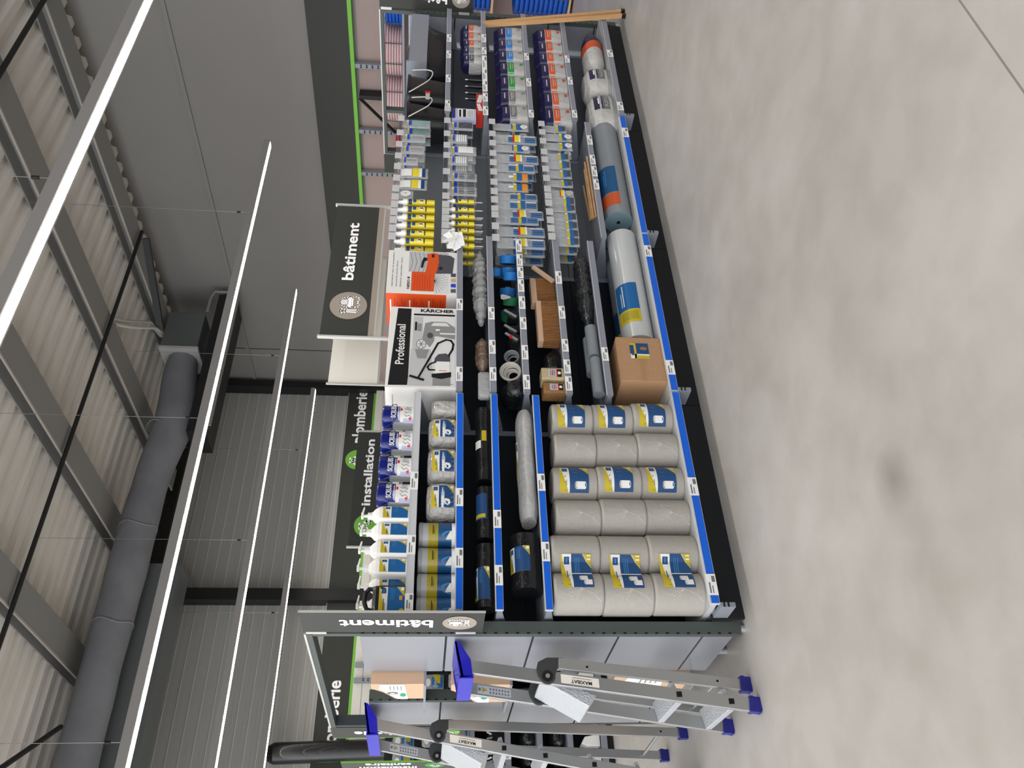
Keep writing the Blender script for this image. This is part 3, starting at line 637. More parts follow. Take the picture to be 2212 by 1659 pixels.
roll('bin_bag_roll', 'black bin bag roll with dim blue label, behind the roll nearest the flag sign', 'bin bags', .12, X(1170, 1040), .043, .07, Z2, 'black_film', (.15, .62, 'blue'), sides=(0, 100))
roll('bin_bag_roll', 'black bin bag roll with a plain blue label, in the middle of the second shelf', 'bin bags', X(1165, 1060)+.01, X(1050, 1060), .042, -.02, Z2, 'black_film', (.35, .85, 'blue'), sides=(-10, 90))
roll('bin_bag_roll', 'black bin bag roll with white and yellow stickers, second shelf, far end', 'bin bags', X(1035, 1060), X(880, 1060), .042, -.02, Z2, 'black_film', sides=(-10, 90))
o = MB(); M = on_roll(X(968, 1060), X(931, 1060), .042, -.02, Z2+.042, 10, 75); o.rect(M, 0, .45, .2, 1, 'white', .002, 3); o.rect(M, .4, 1, -.4, .1, 'label_yellow', .002, 3)
tag(o.build('sticker'), 'white and yellow stickers on the far black bin bag roll', 'sticker')
Z3 = .951
roll('bin_bag_roll', 'thick black roll with big blue label on the third shelf down', 'bin bags', X(1272, 1140), X(1152, 1140), .074, 0, Z3, 'black_film', (.3, .75, 'brand'), sides=(-10, 80))
def soft_roll(name, label, cat, x0, x1, ry, rz, y, z, m, lab=False, n=36, rag=0):
    q_ = random.Random(11)
    t = thing(name, label, cat, (x0, y, z)); L = x1-x0; mb = MB(); vs = []; K = 40 if rag else 16
    for i in range(K+1):
        k = i/K; sc = min(1, (.78 if not rag else .3)+3*min(k, 1-k)); sc *= 1+.03*math.sin(k*17)+q_.uniform(-rag, rag)
        for q in range(n): a = 2*PI*q/n; vs.append((L*k, ry*sc*math.cos(a), rz+rz*sc*math.sin(a)*(1+.04*math.sin(3*a+k*9)+q_.uniform(-rag, rag))))
    mb.add(vs, [(i*n+q, i*n+(q+1) % n, (i+1)*n+(q+1) % n, (i+1)*n+q) for i in range(K) for q in range(n)], m, True)
    mb.add(vs[:n], [tuple(range(n))], m); mb.add(vs[-n:], [tuple(range(n))], m); mb.build('roll', t)
    if lab: l = MB(); brand_label(l, on_roll(L*.38, L*.72, rz*1.02, 0, rz, 5, 85)); l.build('label', t)
    return t
soft_roll('dust_sheet', 'pale folded dust sheet with blue and yellow label on the third shelf', 'dust sheet', X(1118, 1130), X(885, 1130), .085, .047, .0, Z3, 'fabric_pale', True)

# big paper roll packs on the base shelf
ZB0 = .192
def roll_mesh(mb, x, y, r, h):
    mb.body([(0, r*.96, r*.96, x, y), (.008, r, r, x, y), (h-.012, r, r, x, y), (h-.003, r*.94, r*.94, x, y), (h, r*.88, r*.88, x, y)], 'paper', 2, 36)
def paper_pack(xc, L, h, k, label, pic, off, z, dy):
    t = thing('paper_roll_pack', label, 'paper roll pack', (xc, dy, z), 0, 'film-wrapped double packs of paper rolls'); r = L/4
    for sgn in (-1, 1):
        m_ = MB(); roll_mesh(m_, sgn*r, 0, r*.995, h); ro = m_.build('roll', t); rg = [(0, r, r, sgn*r, 0), (h, r, r, sgn*r, 0)]
        M = on_body(rg, 2, sgn*r-r*.9, sgn*r+r*.9, 0, h)
        if sgn < 0:
            c_ = MB()
            for j in range(9):
                a = -.9+j*.23; c_.line(M, [(.42, .42), (.42+.3*math.sin(a)*.5, .42+.15*math.cos(a)), (.42+.33*math.sin(a), .42+(.26+.07*(j % 3))*math.cos(a))], .012, 'film_line', .002, 1)
            c_.line(M, [(.42, .42), (.3, .2), (.12, .05)], .014, 'film_line', .002, 1); c_.build('film_fold', ro)
    rg = [(0, r, r, r, 0), (h, r, r, r, 0)]
    if pic == 'rolls':
        M = face_y(-.3*L, .16*L, h*.18, h*.86, -r-.004)
        def M(s, t_, o=0, L=L, h=h, r=r):
            x = -.27*L+.43*L*s; z = h*(.2+.62*t_); q = 1 if abs(x) < 1e-6 else 0
            d = abs(abs(x)-r)/r; y = -r*math.sqrt(max(0, 1-d*d)); return V((x, min(y, -r*.72)-.003-o, z))
    else:
        M = on_body(rg, 2, r-r*.78, r+r*.72, h*.2, h*.86)
    l = MB(); brand_label(l, M, pic, n=16); l.build('label', t); return t
cols = [(1140, 1335, .262, 'rolls', 'column nearest the ladders'), (992, 1138, .232, 'roll', 'middle column'), (858, 990, .222, 'roll', 'column beside the carton')]
hs = [[.245, .24, .235], [.228, .228, .228], [.222, .222, .222]]
for ci, (a, b, hh, pic, nm) in enumerate(cols):
    z = ZB0
    for k in range(3):
        xm = 1480-110*k; x0_, x1_ = X(b, xm, -.11), X(a, xm, -.11)
        if ci == 0: x0_ = max(x0_, .085)
        h = hs[ci][k]; paper_pack((x0_+x1_)/2, (x1_-x0_)*.985, h-.002, k, 'wrapped pair of paper rolls, %s, %s' % (nm, ['bottom pack', 'middle pack', 'top pack'][k]), pic, 0, z, -.01+.008*((k+ci) % 2)); z += h

# ================================================================== GOODS, SECOND BAY
ZC = 1.364
# vacuum carton with the black band
a, b = xy(985, 841, -.08).x, xy(985, 667, -.08).x; zt = xy(837, 755, -.08).z
t = thing('vacuum_carton', 'white carton lettered Professional with a vacuum cleaner picture', 'box', (a, -.08, ZC))
MB().box((0, 0, 0), (b-a, .3, zt-ZC), 'white').build('carton', t, .002)
l = MB(); l.rect(face_x(0, .3, 0, zt-ZC, 0), .06, .94, .06, .5, 'pic_light', .001, 1); l.line(face_x(0, .3, 0, zt-ZC, 0), [(.1, .2), (.1, .75), (.2, .9), (.8, .9)], .008, 'pic_mid', .002, 1); l.build('side_panel_print', t)
M0 = face_y(0, b-a, 0, zt-ZC, 0); W_, H_ = b-a, zt-ZC; A_ = W_/H_
KX = lambda x, y: ((1490-y)/770, (805-x)/640)
def KP(l, pts, m, off=.0015): l.add([M0(*KX(*p), off) for p in pts], [tuple(range(len(pts)))], m)
def KL(l, pts, wd, m, off=.003): l.line(M0, [KX(*p) for p in pts], wd, m, off, A_)
def KC(l, x, y, r, m, off=.002): s_, t_ = KX(x, y); l.disc(M0, s_, t_, r/770, r/640, m, off)
l = MB(); KP(l, [(190, 1468), (365, 1465), (365, 738), (238, 736)], 'ink'); l.build('black_band', t)
l = MB(); s_, t_ = KX(288, 1092); l.text(M0, 'Professional', s_, t_, .125, 'white', 1/A_, .02, wide=(.5*A_)/(glyphs('Professional', .02)[2]*.125), off=.003); l.build('lettering', t)
l = MB(); s_, t_ = KX(612, 758); l.text(M0, 'KÄRCHER', s_, t_, .06, 'ink', 1/A_, .05, wide=(.5)/(glyphs('KÄRCHER', .05)[2]*.06), off=.003, rot=-90)
KP(l, [(390, 803), (780, 803), (780, 786), (390, 786)], 'ink'); KP(l, [(395, 775), (437, 775), (437, 740), (395, 740)], 'pic_light', .002); l.build('brand_strip', t)
l = MB(); KP(l, [(360, 1470), (782, 1470), (782, 815), (388, 815)], 'pic_light')
KP(l, [(390, 1130), (390, 815), (480, 815), (480, 1130)], 'pic_grey', .0018); KP(l, [(360, 1470), (600, 1470), (560, 1130), (380, 1130)], 'pic_grey', .0018)
KP(l, [(480, 1020), (500, 880), (560, 862), (700, 862), (782, 915), (782, 1030), (620, 1005)], 'pic_mid', .002); KP(l, [(555, 905), (580, 872), (700, 872), (735, 905)], 'pic_light', .0024)
KP(l, [(640, 985), (782, 985), (782, 972), (640, 972)], 'white', .0024); KP(l, [(600, 955), (640, 950), (640, 935), (600, 935)], 'white', .0024)
KC(l, 550, 1000, 28, 'vac_dark', .0026); KC(l, 470, 1085, 48, 'pic_mid'); KC(l, 470, 1085, 40, 'pic_light', .0024)
for k in range(6): KL(l, [(470, 1085), (470+36*math.cos(k*PI/3), 1085+36*math.sin(k*PI/3))], .012, 'pic_mid', .0028)
KP(l, [(415, 1135), (545, 1135), (520, 1220), (440, 1220)], 'pic_mid', .0024); KP(l, [(480, 1010), (590, 1010), (590, 1050), (550, 1115), (500, 1060), (480, 1050)], 'pic_mid', .0022)
KP(l, [(405, 955), (425, 955), (425, 870), (405, 870)], 'ink', .0024); KP(l, [(430, 960), (468, 960), (468, 885), (430, 885)], 'pic_mid', .0024)
KP(l, [(585, 1465), (745, 1465), (745, 1380), (585, 1380)], 'pic_mid', .002); l.build('picture', t)
l = MB(); KP(l, [(605, 1370), (735, 1370), (735, 1235), (605, 1235)], 'white', .003); KP(l, [(640, 1332), (710, 1332), (710, 1327), (640, 1327)], 'red', .0034)
KP(l, [(595, 1245), (740, 1245), (738, 1190), (700, 1168), (630, 1178), (600, 1215)], 'vac_dark', .0034); KP(l, [(575, 1360), (750, 1340), (750, 1385), (660, 1405), (575, 1390)], 'ink', .0032)
KL(l, [(725, 1190), (760, 1130), (768, 1080), (745, 1045), (700, 1038), (625, 1075), (540, 1240), (455, 1400)], .03, 'ink', .004); KL(l, [(385, 1385), (500, 1417)], .04, 'ink', .0042)
KL(l, [(610, 1250), (560, 1270), (535, 1300), (550, 1325), (600, 1325)], .025, 'ink', .004); KP(l, [(650, 1454), (768, 1454), (768, 1448), (650, 1448)], 'pic_mid', .0032); l.build('vacuum_picture', t)
# orange and white vacuum cartons
def neso(x0, x1, y, z, zt, label):
    t = thing('vacuum_carton', label, 'box', (x0, y, z)); W_, H_, D_ = x1-x0, zt-z, .27
    MB().box((0, 0, 0), (W_, D_, H_), 'white').build('carton', t, .002); A_ = W_/H_; M = face_y(0, W_, 0, H_, 0)
    K = lambda a, b: ((600-b)/400, (812-a)/670)
    def P(l, pts, m, off=.0015): l.add([M(*K(*p), off) for p in pts], [tuple(range(len(pts)))], m)
    l = MB(); P(l, [(340, 400), (342, 210), (720, 210), (720, 400)], 'pic_grey'); P(l, [(590, 595), (590, 405), (716, 400), (716, 595)], 'pic_light', .002)
    for k in range(9): l.line(M, [K(350+42*k, 398), K(375+42*k, 310), K(350+42*k, 215)], .008, 'pic_mid', .002, A_)
    for k in range(12): l.line(M, [K(585, 480), K(585+130*math.cos(-1.4+k*.25), 480+110*math.sin(-1.4+k*.25))], .007, 'pic_mid', .0026, A_)
    l.build('grey_print', t)
    l = MB(); P(l, [(372, 575), (372, 400), (592, 400), (586, 575)], 'orange', .0024)
    for k in range(7): l.rect(M, K(0, 560)[0], K(0, 420+10*(k % 3))[0], K(405+24*k, 0)[1], K(401+24*k, 0)[1], 'red', .003, 1)
    l.build('orange_print', t)
    l = MB(); P(l, [(500, 400), (605, 415), (628, 300), (622, 225), (575, 214), (510, 232), (520, 300)], 'orange', .003); P(l, [(605, 412), (760, 405), (778, 260), (735, 235), (615, 228), (625, 300)], 'vac_dark', .0028)
    P(l, [(455, 360), (475, 362), (490, 300), (515, 290), (515, 265), (480, 262), (465, 300)], 'ink', .003); P(l, [(630, 375), (665, 372), (660, 345), (630, 348)], 'ink', .0034); l.disc(M, *K(570, 245), .04, .02, 'ink', .004); l.build('vacuum_picture', t)
    l = MB(); s_, t_ = K(347, 505); l.text(M, 'NESO 8', s_, t_, .034, 'ink', 1/A_, .04, wide=(.28*A_)/(glyphs('NESO 8', .04)[2]*.034), off=.003); l.build('model_lettering', t)
    for i, (xx, y0_, y1_) in enumerate(((192, 545, 225), (232, 545, 300), (272, 545, 270))):
        l = MB(); sa, ta = K(xx, y0_); sb, _ = K(xx, y1_); l.text(M, ['aspirateur eau et poussière', 'wet and dry vacuum cleaner', 'bidone aspirador seco'][i], (sa+sb)/2, ta, .022, 'ink', 1/A_, .0, wide=((sb-sa)*A_)/(glyphs(['aspirateur eau et poussière', 'wet and dry vacuum cleaner', 'bidone aspirador seco'][i], 0)[2]*.022), off=.003); l.build('text_line', t)
    for k, m_ in enumerate(('duct_metal', 'label_royal', 'wood_pale', 'vac_dark')): MB().rect(M, .05+.12*k, .13+.12*k, .03, .1, m_, .003, 1).build('small_picture', t)
    l = MB(); N_ = face_x(0, D_, 0, H_, 0); l.rect(N_, 0, 1, .16, 1, 'orange', .0015, 1); l.rect(N_, 0, 1, 0, .16, 'pic_light', .0015, 1)
    for j in range(3):
        l.rect(N_, .1, .8, .93-.27*j, .95-.27*j, 'tag_white', .003, 1)
        for k in range(5): l.rect(N_, .1, .85-.1*(k % 3), .88-.27*j-.035*k, .89-.27*j-.035*k, 'red', .003, 1)
    l.build('side_print', t); return t
neso(xy(985, 638, -.085).x, xy(985, 546, -.085).x, -.085, ZC, xy(836, 600, -.085).z, 'white and orange carton lettered NESO, picture of an orange vacuum')
neso(xy(985, 660, .1).x-.33, xy(985, 660, .1).x-.03, .235-.01, ZC, ZC+.37, 'second orange vacuum carton, tucked behind the Professional carton') if 0 else None

# shelf with films in bags
Z2 = 1.181
soft_roll('film_bundle', 'crumpled clear plastic sheeting in a bag, under the orange vacuum carton', 'plastic sheeting', X(692, 1045), X(535, 1045), .055, .042, -.02, Z2, 'sheeting', rag=.16)
soft_roll('brown_rags', 'brown cloth bundle in clear film, middle of the shelf under the vacuum cartons', 'wrapped rags', X(795, 1045), X(724, 1045), .05, .038, -.02, Z2, 'brown_cloth', rag=.07)
t = thing('foam_tray', 'white plastic tray on edge, beside the paper rolls bay', 'tray', (X(858, 1045)+.012, -.055, Z2)); w_ = X(797, 1045)-X(858, 1045)-.015
MB().body([(0, w_*.46, .03, w_/2, .03), (.01, w_*.49, .03, w_/2, .03), (.055, w_*.49, .03, w_/2, .03), (.065, w_*.44, .026, w_/2, .03)], 'fabric_pale', 4, 28).build('tray', t)
# shelf with straps
Z3 = .997
def coil(name, label, cat, x, y, z, r, th, m, turns=3, squash=1.0, tilt=0, seed=1):
    rr_ = random.Random(seed); t = thing(name, label, cat, (x, y, z+th)); 
    for k in range(turns):
        q = r*(1-.1*k); ox, oz = rr_.uniform(-.006, .006), rr_.uniform(-.004, .004)
        pts = [(q*math.cos(a)+ox, th*1.6*k-.012+tilt*q*math.sin(a), q*squash*(1+math.sin(a))+oz) for a in [2*PI*i/26 for i in range(26)]]
        MB().tube(pts, th, m, 7, True).build('coil_turn', t)
    return t
def strap_roll(label, x, y, z, r, wd, m, rz=0.0):
    t = thing('strap_roll', label, 'ratchet strap', (x, y, z), rz); mb = MB().cyl((0, -wd/2, r), (0, wd/2, r), r, m, 28)
    for k in range(1, 5): mb.tube([(r*k/5*math.cos(a), -wd/2-.0005, r+r*k/5*math.sin(a)) for a in [2*PI*i/22 for i in range(22)]], .0012, 'navy_flat', 4, True)
    mb.build('webbing', t); MB().box((-r*.2, -wd/2-.01, r*.7), (r*.25, -wd/2-.002, r*1.3), 'black_plastic').build('buckle', t); return t
for i, (y, yy, r, wd, l) in enumerate(((552, -.02, .05, .05, 'furthest from the ladders'), (573, .0, .046, .05, 'second of the blue ones'), (590, -.03, .042, .05, 'third of the blue ones'), (600, .07, .05, .05, 'at the back'))):
    strap_roll('rolled blue strap on the third shelf of the second bay, '+l, X(y, 1100), yy, Z3, r, wd, 'strap_blue', .9)
t = strap_roll('rolled blue strap lying on top of the other blue straps', X(578, 1100), -.01, Z3+.095, .035, .05, 'strap_blue', .9)
strap_roll('rolled dark green strap with a white tag, front one', X(640, 1100), -.02, Z3, .045, .05, 'strap_green', .7)
strap_roll('rolled dark green strap, the one leaning behind the tagged one', X(655, 1100), .05, Z3, .05, .045, 'strap_green', .3)
t = thing('hang_tag', 'white cardboard hang tag on the dark green strap', 'tag', (X(640, 1090)-.02, -.075, Z3+.05)); MB().body([(0, .006, .001), (.03, .018, .0012), (.05, .022, .0012), (.06, .014, .001)], 'fabric_pale', 3, 16).build('card', t)
for i, (y, yy, l) in enumerate(((680, -.03, 'beside the green straps'), (705, .0, 'in the middle of the shelf'), (730, -.03, 'with a red button, beside the rope coil'))):
    t = thing('ratchet', 'black ratchet tensioner '+l, 'ratchet strap', (X(y, 1110), yy, Z3))
    MB().cyl((0, -.03, .035), (0, .03, .035), .034, 'black_plastic', 20).build('webbing', t); MB().beam((-.02, -.034, .02), (.03, -.036, .09), .016, .006, 'silver').build('handle', t)
    if i == 2: MB().box((-.012, -.042, .05), (.012, -.036, .065), 'red').build('button', t)
coil('rope_coil', 'coil of white rope in clear film on the third shelf', 'rope', X(790, 1105), .0, Z3, .062, .0075, 'rope', 5, .9, .1, 3)
coil('rope_coil', 'coil of grey cord beside the ratchets', 'rope', X(752, 1105), .03, Z3, .045, .006, 'pic_mid', 4, .9, .1, 5)
def lump(name, label, cat, x0, x1, y, z, h, hy, m, seed=1, n=2.4):
    rr_ = random.Random(seed); t = thing(name, label, cat, ((x0+x1)/2, y, z)); a = (x1-x0)/2; mb = MB(); rings = [(0, .9), (.1, 1), (.4, 1.02), (.7, .9), (.9, .65), (1, .25)]
    vs = []; S = 24
    for zz, k in rings:
        for q in range(S):
            an = 2*PI*q/S; c_, s_ = math.cos(an), math.sin(an); j = 1+rr_.uniform(-.07, .07)
            vs.append((a*k*j*math.copysign(abs(c_)**(2/n), c_), hy*k*j*math.copysign(abs(s_)**(2/n), s_), h*zz))
    mb.add(vs, [(i*S+q, i*S+(q+1) % S, (i+1)*S+(q+1) % S, (i+1)*S+q) for i in range(len(rings)-1) for q in range(S)], m, True)
    mb.add(vs[:S], [tuple(range(S))[::-1]], m); mb.add(vs[-S:], [tuple(range(S))], m); mb.build('bundle', t); return t
lump('netting_bundle', 'black folded netting in film at the ladder end of the third shelf', 'netting', X(852, 1100), X(815, 1100), .03, Z3, .12, .1, 'black_film', 2)
lump('netting_bundle', 'low black bundle beside the black netting, under the rope coil', 'netting', X(812, 1100)-.01, X(770, 1100), .13, Z3, .07, .07, 'black_film', 3)
# shelf with brushes
Z4 = .763
def brush(label, x0, x1, y, z, h, rz, fibre='bristle', lean=0):
    t = thing('broom_head', label, 'brush', ((x0+x1)/2, y, z), rz); L = x1-x0; B_ = MB(); rr_ = random.Random(4); nx, ny = 16, 4; base_ = .002
    for i in range(nx):
        for j in range(ny):
            px = -L/2+L*(i+.5)/nx; py = -.03+.06*(j+.5)/ny
            B_.beam((px, py, h*.78), (px+rr_.uniform(-.004, .004), py*1.35+rr_.uniform(-.003, .003), base_), L/nx*.95, .014, fibre)
    B_.build('bristles', t); MB().box((-L/2, -.032, h*.76), (L/2, .032, h), 'wood_pale').build('wooden_back', t, .003); return t
bx0, bx1 = X(735, 1190), X(648, 1190)
brush('tan bristle broom head, wooden back up, in the middle of the fourth shelf', bx0, bx1, -.02, Z4, .13, 0)
brush('brown bristle broom head behind a leaning wooden stick', X(645, 1190), X(588, 1190), .02, Z4, .15, .1)
t = thing('wooden_stick', 'short pale wooden stick leaning on the brown broom head', 'stick', (X(600, 1180), -.05, Z4)); MB().beam((-.02, 0, .012), (.12, .02, .13), .024, .018, 'wood_pale').build('stick', t)
lump('black_broom', 'black soft broom head in film between the broom heads and sponges', 'brush', X(790, 1200), X(738, 1200), .05, Z4, .1, .06, 'black_film', 5)
def sponge(label, x0, x1, m, z=Z4, h=.13):
    t = thing('sponge_pack', label, 'sponge', ((x0+x1)/2, -.03, z)); a = (x1-x0)/2; rg = [(0, a*.97, .045), (.006, a, .048), (h-.006, a, .048), (h, a*.94, .044)]
    MB().body(rg, m, 7, 32).build('sponge', t); l = MB(); M = on_body(rg, 7, -a*.62, a*.62, h*.14, h*.72)
    l.rect(M, 0, 1, .36, 1, 'label_grey', .001, 3); l.rect(M, 0, 1, .3, .38, 'red', .0015, 3); l.rect(M, 0, 1, 0, .32, 'ink', .001, 3); l.disc(M, .5, .17, .2, .12, 'white', .002)
    for k in range(3): l.rect(M, .15, .85, .5+.14*k, .55+.14*k, 'ink' if k % 2 else 'red', .0018, 2)
    l.build('label', t); return t
sponge('pale yellow sponge with black and red label', X(823, 1190), X(797, 1190), 'sponge')
sponge('brown speckled sponge with black and red label', X(853, 1195)+.006, X(829, 1190), 'sponge_brown', h=.125)
# shelf with grey rolls and clear film
Z5 = .537
roll('floor_felt', 'grey felt roll on the fifth shelf, with a core hole', 'felt roll', X(765, 1285), X(702, 1285), .036, -.03, Z5, 'roll_grey', core=True, group=None)
roll('floor_felt', 'grey felt roll behind the front one on the fifth shelf', 'felt roll', X(790, 1285)+.02, X(708, 1285), .036, .05, Z5, 'roll_grey')
roll('floor_felt', 'grey felt roll with a white strap, beside the cartonboard box column', 'felt roll', X(850, 1290)+.01, X(770, 1290)-.005, .034, -.035, Z5, 'roll_grey')
soft_roll('film_bundle', 'crumpled clear film over black goods on the fifth shelf', 'plastic sheeting', X(692, 1255), X(535, 1255), .06, .045, -.01, Z5, 'black_sheet', rag=.16)
# base shelf: clear film rolls, carton
p0, p1 = xy(1360, 735, -.03).x, xy(1335, 510, -.03).x
roll('film_roll', 'big clear film roll with blue and yellow label on the base shelf', 'film roll', xy(1400, 735, -.05).x, xy(1340, 505, -.05).x, .095, 0, ZB0, 'roll_film', (.06, .47, 'sheet'), sides=(-10, 80))
roll('film_roll', 'film roll with dim blue label behind the big clear one', 'film roll', xy(1330, 740, .12).x, xy(1310, 560, .12).x, .085, .176, ZB0, 'roll_grey', (.05, .35, 'blue'), sides=(10, 90))
a, b = xy(1430, 828, -.115).x, xy(1400, 730, -.115).x; zt = xy(1340, 800, -.115).z
t = thing('cardboard_carton', 'closed brown cardboard carton with blue label on the base shelf', 'box', (a+.012, -.115, ZB0))
W_, H_ = b-a-.012, zt-ZB0; MB().box((0, 0, 0), (W_, .3, H_), 'card').build('carton', t, .003)
l = MB(); M = face_y(0, W_, 0, H_, 0); l.rect(M, 0, 1, .985, 1, 'card_tape', .001, 1); l.rect(M, .36, .52, .42, .56, 'card_tape', .0012, 1); l.rect(M, .0, .44, .44, .54, 'card_tape', .001, 1); l.build('tape', t)
l = MB(); l.rect(M, .48, .86, .58, .63, 'label_yellow', .002, 1); l.rect(M, .48, .86, .2, .8, 'label_deep', .0015, 1) if 0 else None
Q_ = lambda s, t_, o=0: M(.5+.36*s, .3+.42*t_, o)
l.rect(Q_, 0, 1, 0, 1, 'label_deep', .0015, 1); l.band(Q_, 0, .3, 0, 1, 0, 1, 'white', .002, 1); l.band(Q_, 0, .2, 0, .55, 0, .9, 'label_yellow', .0026, 1) if 0 else l.rect(Q_, 0, .2, 0, .7, 'label_yellow', .0026, 1)
l.rect(Q_, .86, 1, .75, 1, 'label_yellow', .0026, 1); l.rect(Q_, .21, .29, .8, .95, 'label_deep', .0026, 1)
l.add([Q_(.65+.12*math.cos(a_), .28+.2*math.sin(a_), .003) for a_ in [k*PI/5 for k in range(10)]], [tuple(range(10))], 'sponge_brown'); l.build('label', t)

# ================================================================== THIRD BAY: PACKETS ON HOOKS
def P_bag(mb, w_, h, d, m='bag_clear'):
    a = w_/2; rg = [(-h, a*.96, .0012), (-h*.97, a, d*.5), (-h*.6, a, d*.6), (-h*.25, a, d*.4), (-.012, a, .002), (0, a*.9, .0012)]
    return mb.body(rg, m, 2.2, 20), rg
def packet(kind):
    t = thing({'tube': 'sealant_tube', 'carton': 'hanging_box'}.get(kind, 'hanging_packet'), '', 'packet', (0, 0, 0))
    if kind in ('tube', 'tube_small'):
        k = 1 if kind == 'tube' else .72; r = .021*k; H = .235*k
        MB().cyl((0, 0, -H), (0, 0, -H*.27), r, 'tube_yellow', 18).build('tube', t)
        MB().cyl((0, 0, -H*.27), (0, 0, -H*.16), r*1.05, 'white_plastic', 18).cyl((0, 0, -H*.16), (0, 0, -.0), r*.62, 'white_plastic', 14, r*.45).build('cap', t)
        M = on_roll(0, 1, r, 0, 0, -70, 70)
        def M(s, t_, o=0, r=r, H=H): a = math.radians(-75+150*s); return V((r*1.02*math.sin(a)+o*math.sin(a), -(r*1.02+o)*math.cos(a), -H+H*.72*t_))
        l = MB(); l.rect(M, 0, 1, .84, .97, 'navy_flat', .0006, 8); l.rect(M, .25, .75, .68, .8, 'label_deep', .0006, 4); l.rect(M, .1, .9, .3, .34, 'ink', .0006, 6); l.disc(M, .5, .48, .28, .1, 'white', .0009)
        for k2 in range(3): l.rect(M, .38+.08*k2, .42+.08*k2, .42, .54, 'ink', .0014, 1)
        l.build('label', t)
        if kind == 'tube_small': MB().cyl((.012, .01, -H*1.32), (.012, .01, -H*.5), .004, 'bag_header', 8, .002).build('nozzle', t)
        return t
    if kind == 'carton':
        MB().box((-.05, -.02, -.19), (.05, .02, -.02), 'kit_lilac').build('box', t); l = MB(); M = face_y(-.05, .05, -.19, -.02, -.02)
        l.rect(M, 0, 1, .86, 1, 'tub_blue', .001, 1); l.rect(M, .12, .95, .1, .75, 'white', .001, 1); l.rect(M, .15, .85, .62, .7, 'ink', .002, 1); l.rect(M, .15, .92, .42, .54, 'ink', .002, 1)
        for k in range(4): l.rect(M, .15, .85, .14+.06*k, .165+.06*k, 'pic_mid', .002, 1)
        l.build('label', t); return t
    spec = {'teal': (.075, .19), 'wire': (.075, .16), 'small': (.07, .12), 'sleeve': (.085, .185), 'tape': (.07, .1), 'rods': (.075, .19), 'grey': (.08, .17), 'roll': (.08, .19), 'pads': (.08, .13), 'brush': (.07, .27), 'wide': (.08, .3), 'disc': (.07, .25), 'ora': (.07, .22), 'mini': (.07, .17), 'mini_red': (.07, .17), 'mini_disc': (.07, .2)}[kind]
    w_, h = spec; mb, rg = P_bag(MB(), w_, h, .02); mb.build('bag', t); M = on_body(rg, 2.2, -w_*.42, w_*.42, -h, 0); c_ = MB(); l = MB()
    def tag2(t0, t1, c1, c2, s0=.0, s1=1.0): l.rect(M, s0, s1, t0+(t1-t0)*.62, t1, c1, .002, 5); l.rect(M, s0, s1, t0, t0+(t1-t0)*.62, c2, .002, 5); l.rect(M, s0+.7*(s1-s0), s1, t0+(t1-t0)*.66, t1, 'white', .0024, 2)
    if kind in ('teal', 'wire', 'small', 'rods', 'grey', 'roll', 'pads'): tag2(.68, .85, 'label_yellow', 'label_royal', .15, .9)
    if kind == 'teal': c_.rect(M, .1, .9, .12, .66, 'teal', .001, 5)
    if kind in ('wire', 'small'): c_.rect(M, .35, .6, .1, .6, 'silver', .001, 2); c_.line(M, [(.2, .6), (.8, .2), (.2, .12)], .012, 'film_line', .003)
    if kind == 'rods':
        for k in range(4): c_.rect(M, .12+.2*k, .2+.2*k, .08, .62, 'slot_black' if k % 2 else 'vac_dark', .001, 1)
    if kind == 'grey': c_.rect(M, .1, .9, .05, .6, 'vac_dark', .001, 4); c_.line(M, [(.2, .5), (.7, .2)], .02, 'pic_mid', .003)
    if kind == 'roll': c_.rect(M, .1, .95, .12, .64, 'white', .001, 5)
    if kind == 'pads':
        for k in range(5): c_.rect(M, .05, .95, .08+.11*k, .15+.11*k, 'white', .001, 5)
    if kind == 'sleeve': l.rect(M, 0, 1, .1, .22, 'navy_flat', .002, 5); l.rect(M, 0, 1, .22, .32, 'white', .002, 5); l.rect(M, 0, 1, .32, .55, 'tube_yellow', .002, 5); c_.rect(M, .1, .9, .58, .95, 'white', .001, 5)
    if kind == 'tape': c_.disc(M, .5, .5, .42, .33, 'white', .006); l.disc(M, .5, .5, .12, .1, 'pic_grey', .008)
    if kind in ('brush', 'wide', 'disc', 'ora', 'mini', 'mini_red', 'mini_disc'):
        col = {'brush': 'tool_blue', 'wide': 'tool_blue', 'disc': 'tool_blue', 'ora': 'tool_orange', 'mini': 'tool_blue', 'mini_red': 'bag_white', 'mini_disc': 'tool_blue'}[kind]
        if kind in ('brush', 'wide'):
            for k in range(4): c_.rect(M, .08+.22*k, .26+.22*k, .04, .66, ['tool_blue', 'bucket_blue', 'tool_blue', 'pic_light'][k], .001, 1)
        if kind == 'disc': c_.rect(M, .1, .9, .3, .5, col, .001, 3); c_.disc(M, .4, .15, .3, .1, 'white', .006); c_.disc(M, .4, .15, .08, .03, 'pic_grey', .008)
        if kind == 'ora': c_.rect(M, .0, 1, .04, .2, col, .001, 4); c_.rect(M, .3, .6, .4, .6, 'white', .001, 2)
        if kind in ('mini',): c_.rect(M, .1, .9, .06, .2, 'vac_dark', .001, 3)
        if kind == 'mini_disc': c_.disc(M, .5, .15, .35, .13, 'white', .006); c_.disc(M, .5, .15, .08, .04, 'pic_grey', .008)
        if kind == 'mini_red': c_.disc(M, .5, .2, .35, .15, 'bag_white', .006)
        if kind in ('wide', 'mini_red'): l.rect(M, .05, .95, .52, .56, 'red', .004, 4); l.rect(M, .05, .95, .42, .52, 'tube_yellow', .004, 4); l.rect(M, .05, .95, .38, .42, 'white', .004, 4)
        else: tag2(.2 if kind != 'brush' else .3, .46 if kind != 'brush' else .48, 'label_yellow', 'tool_blue', 0, 1)
    if c_.v: c_.build('contents', t)
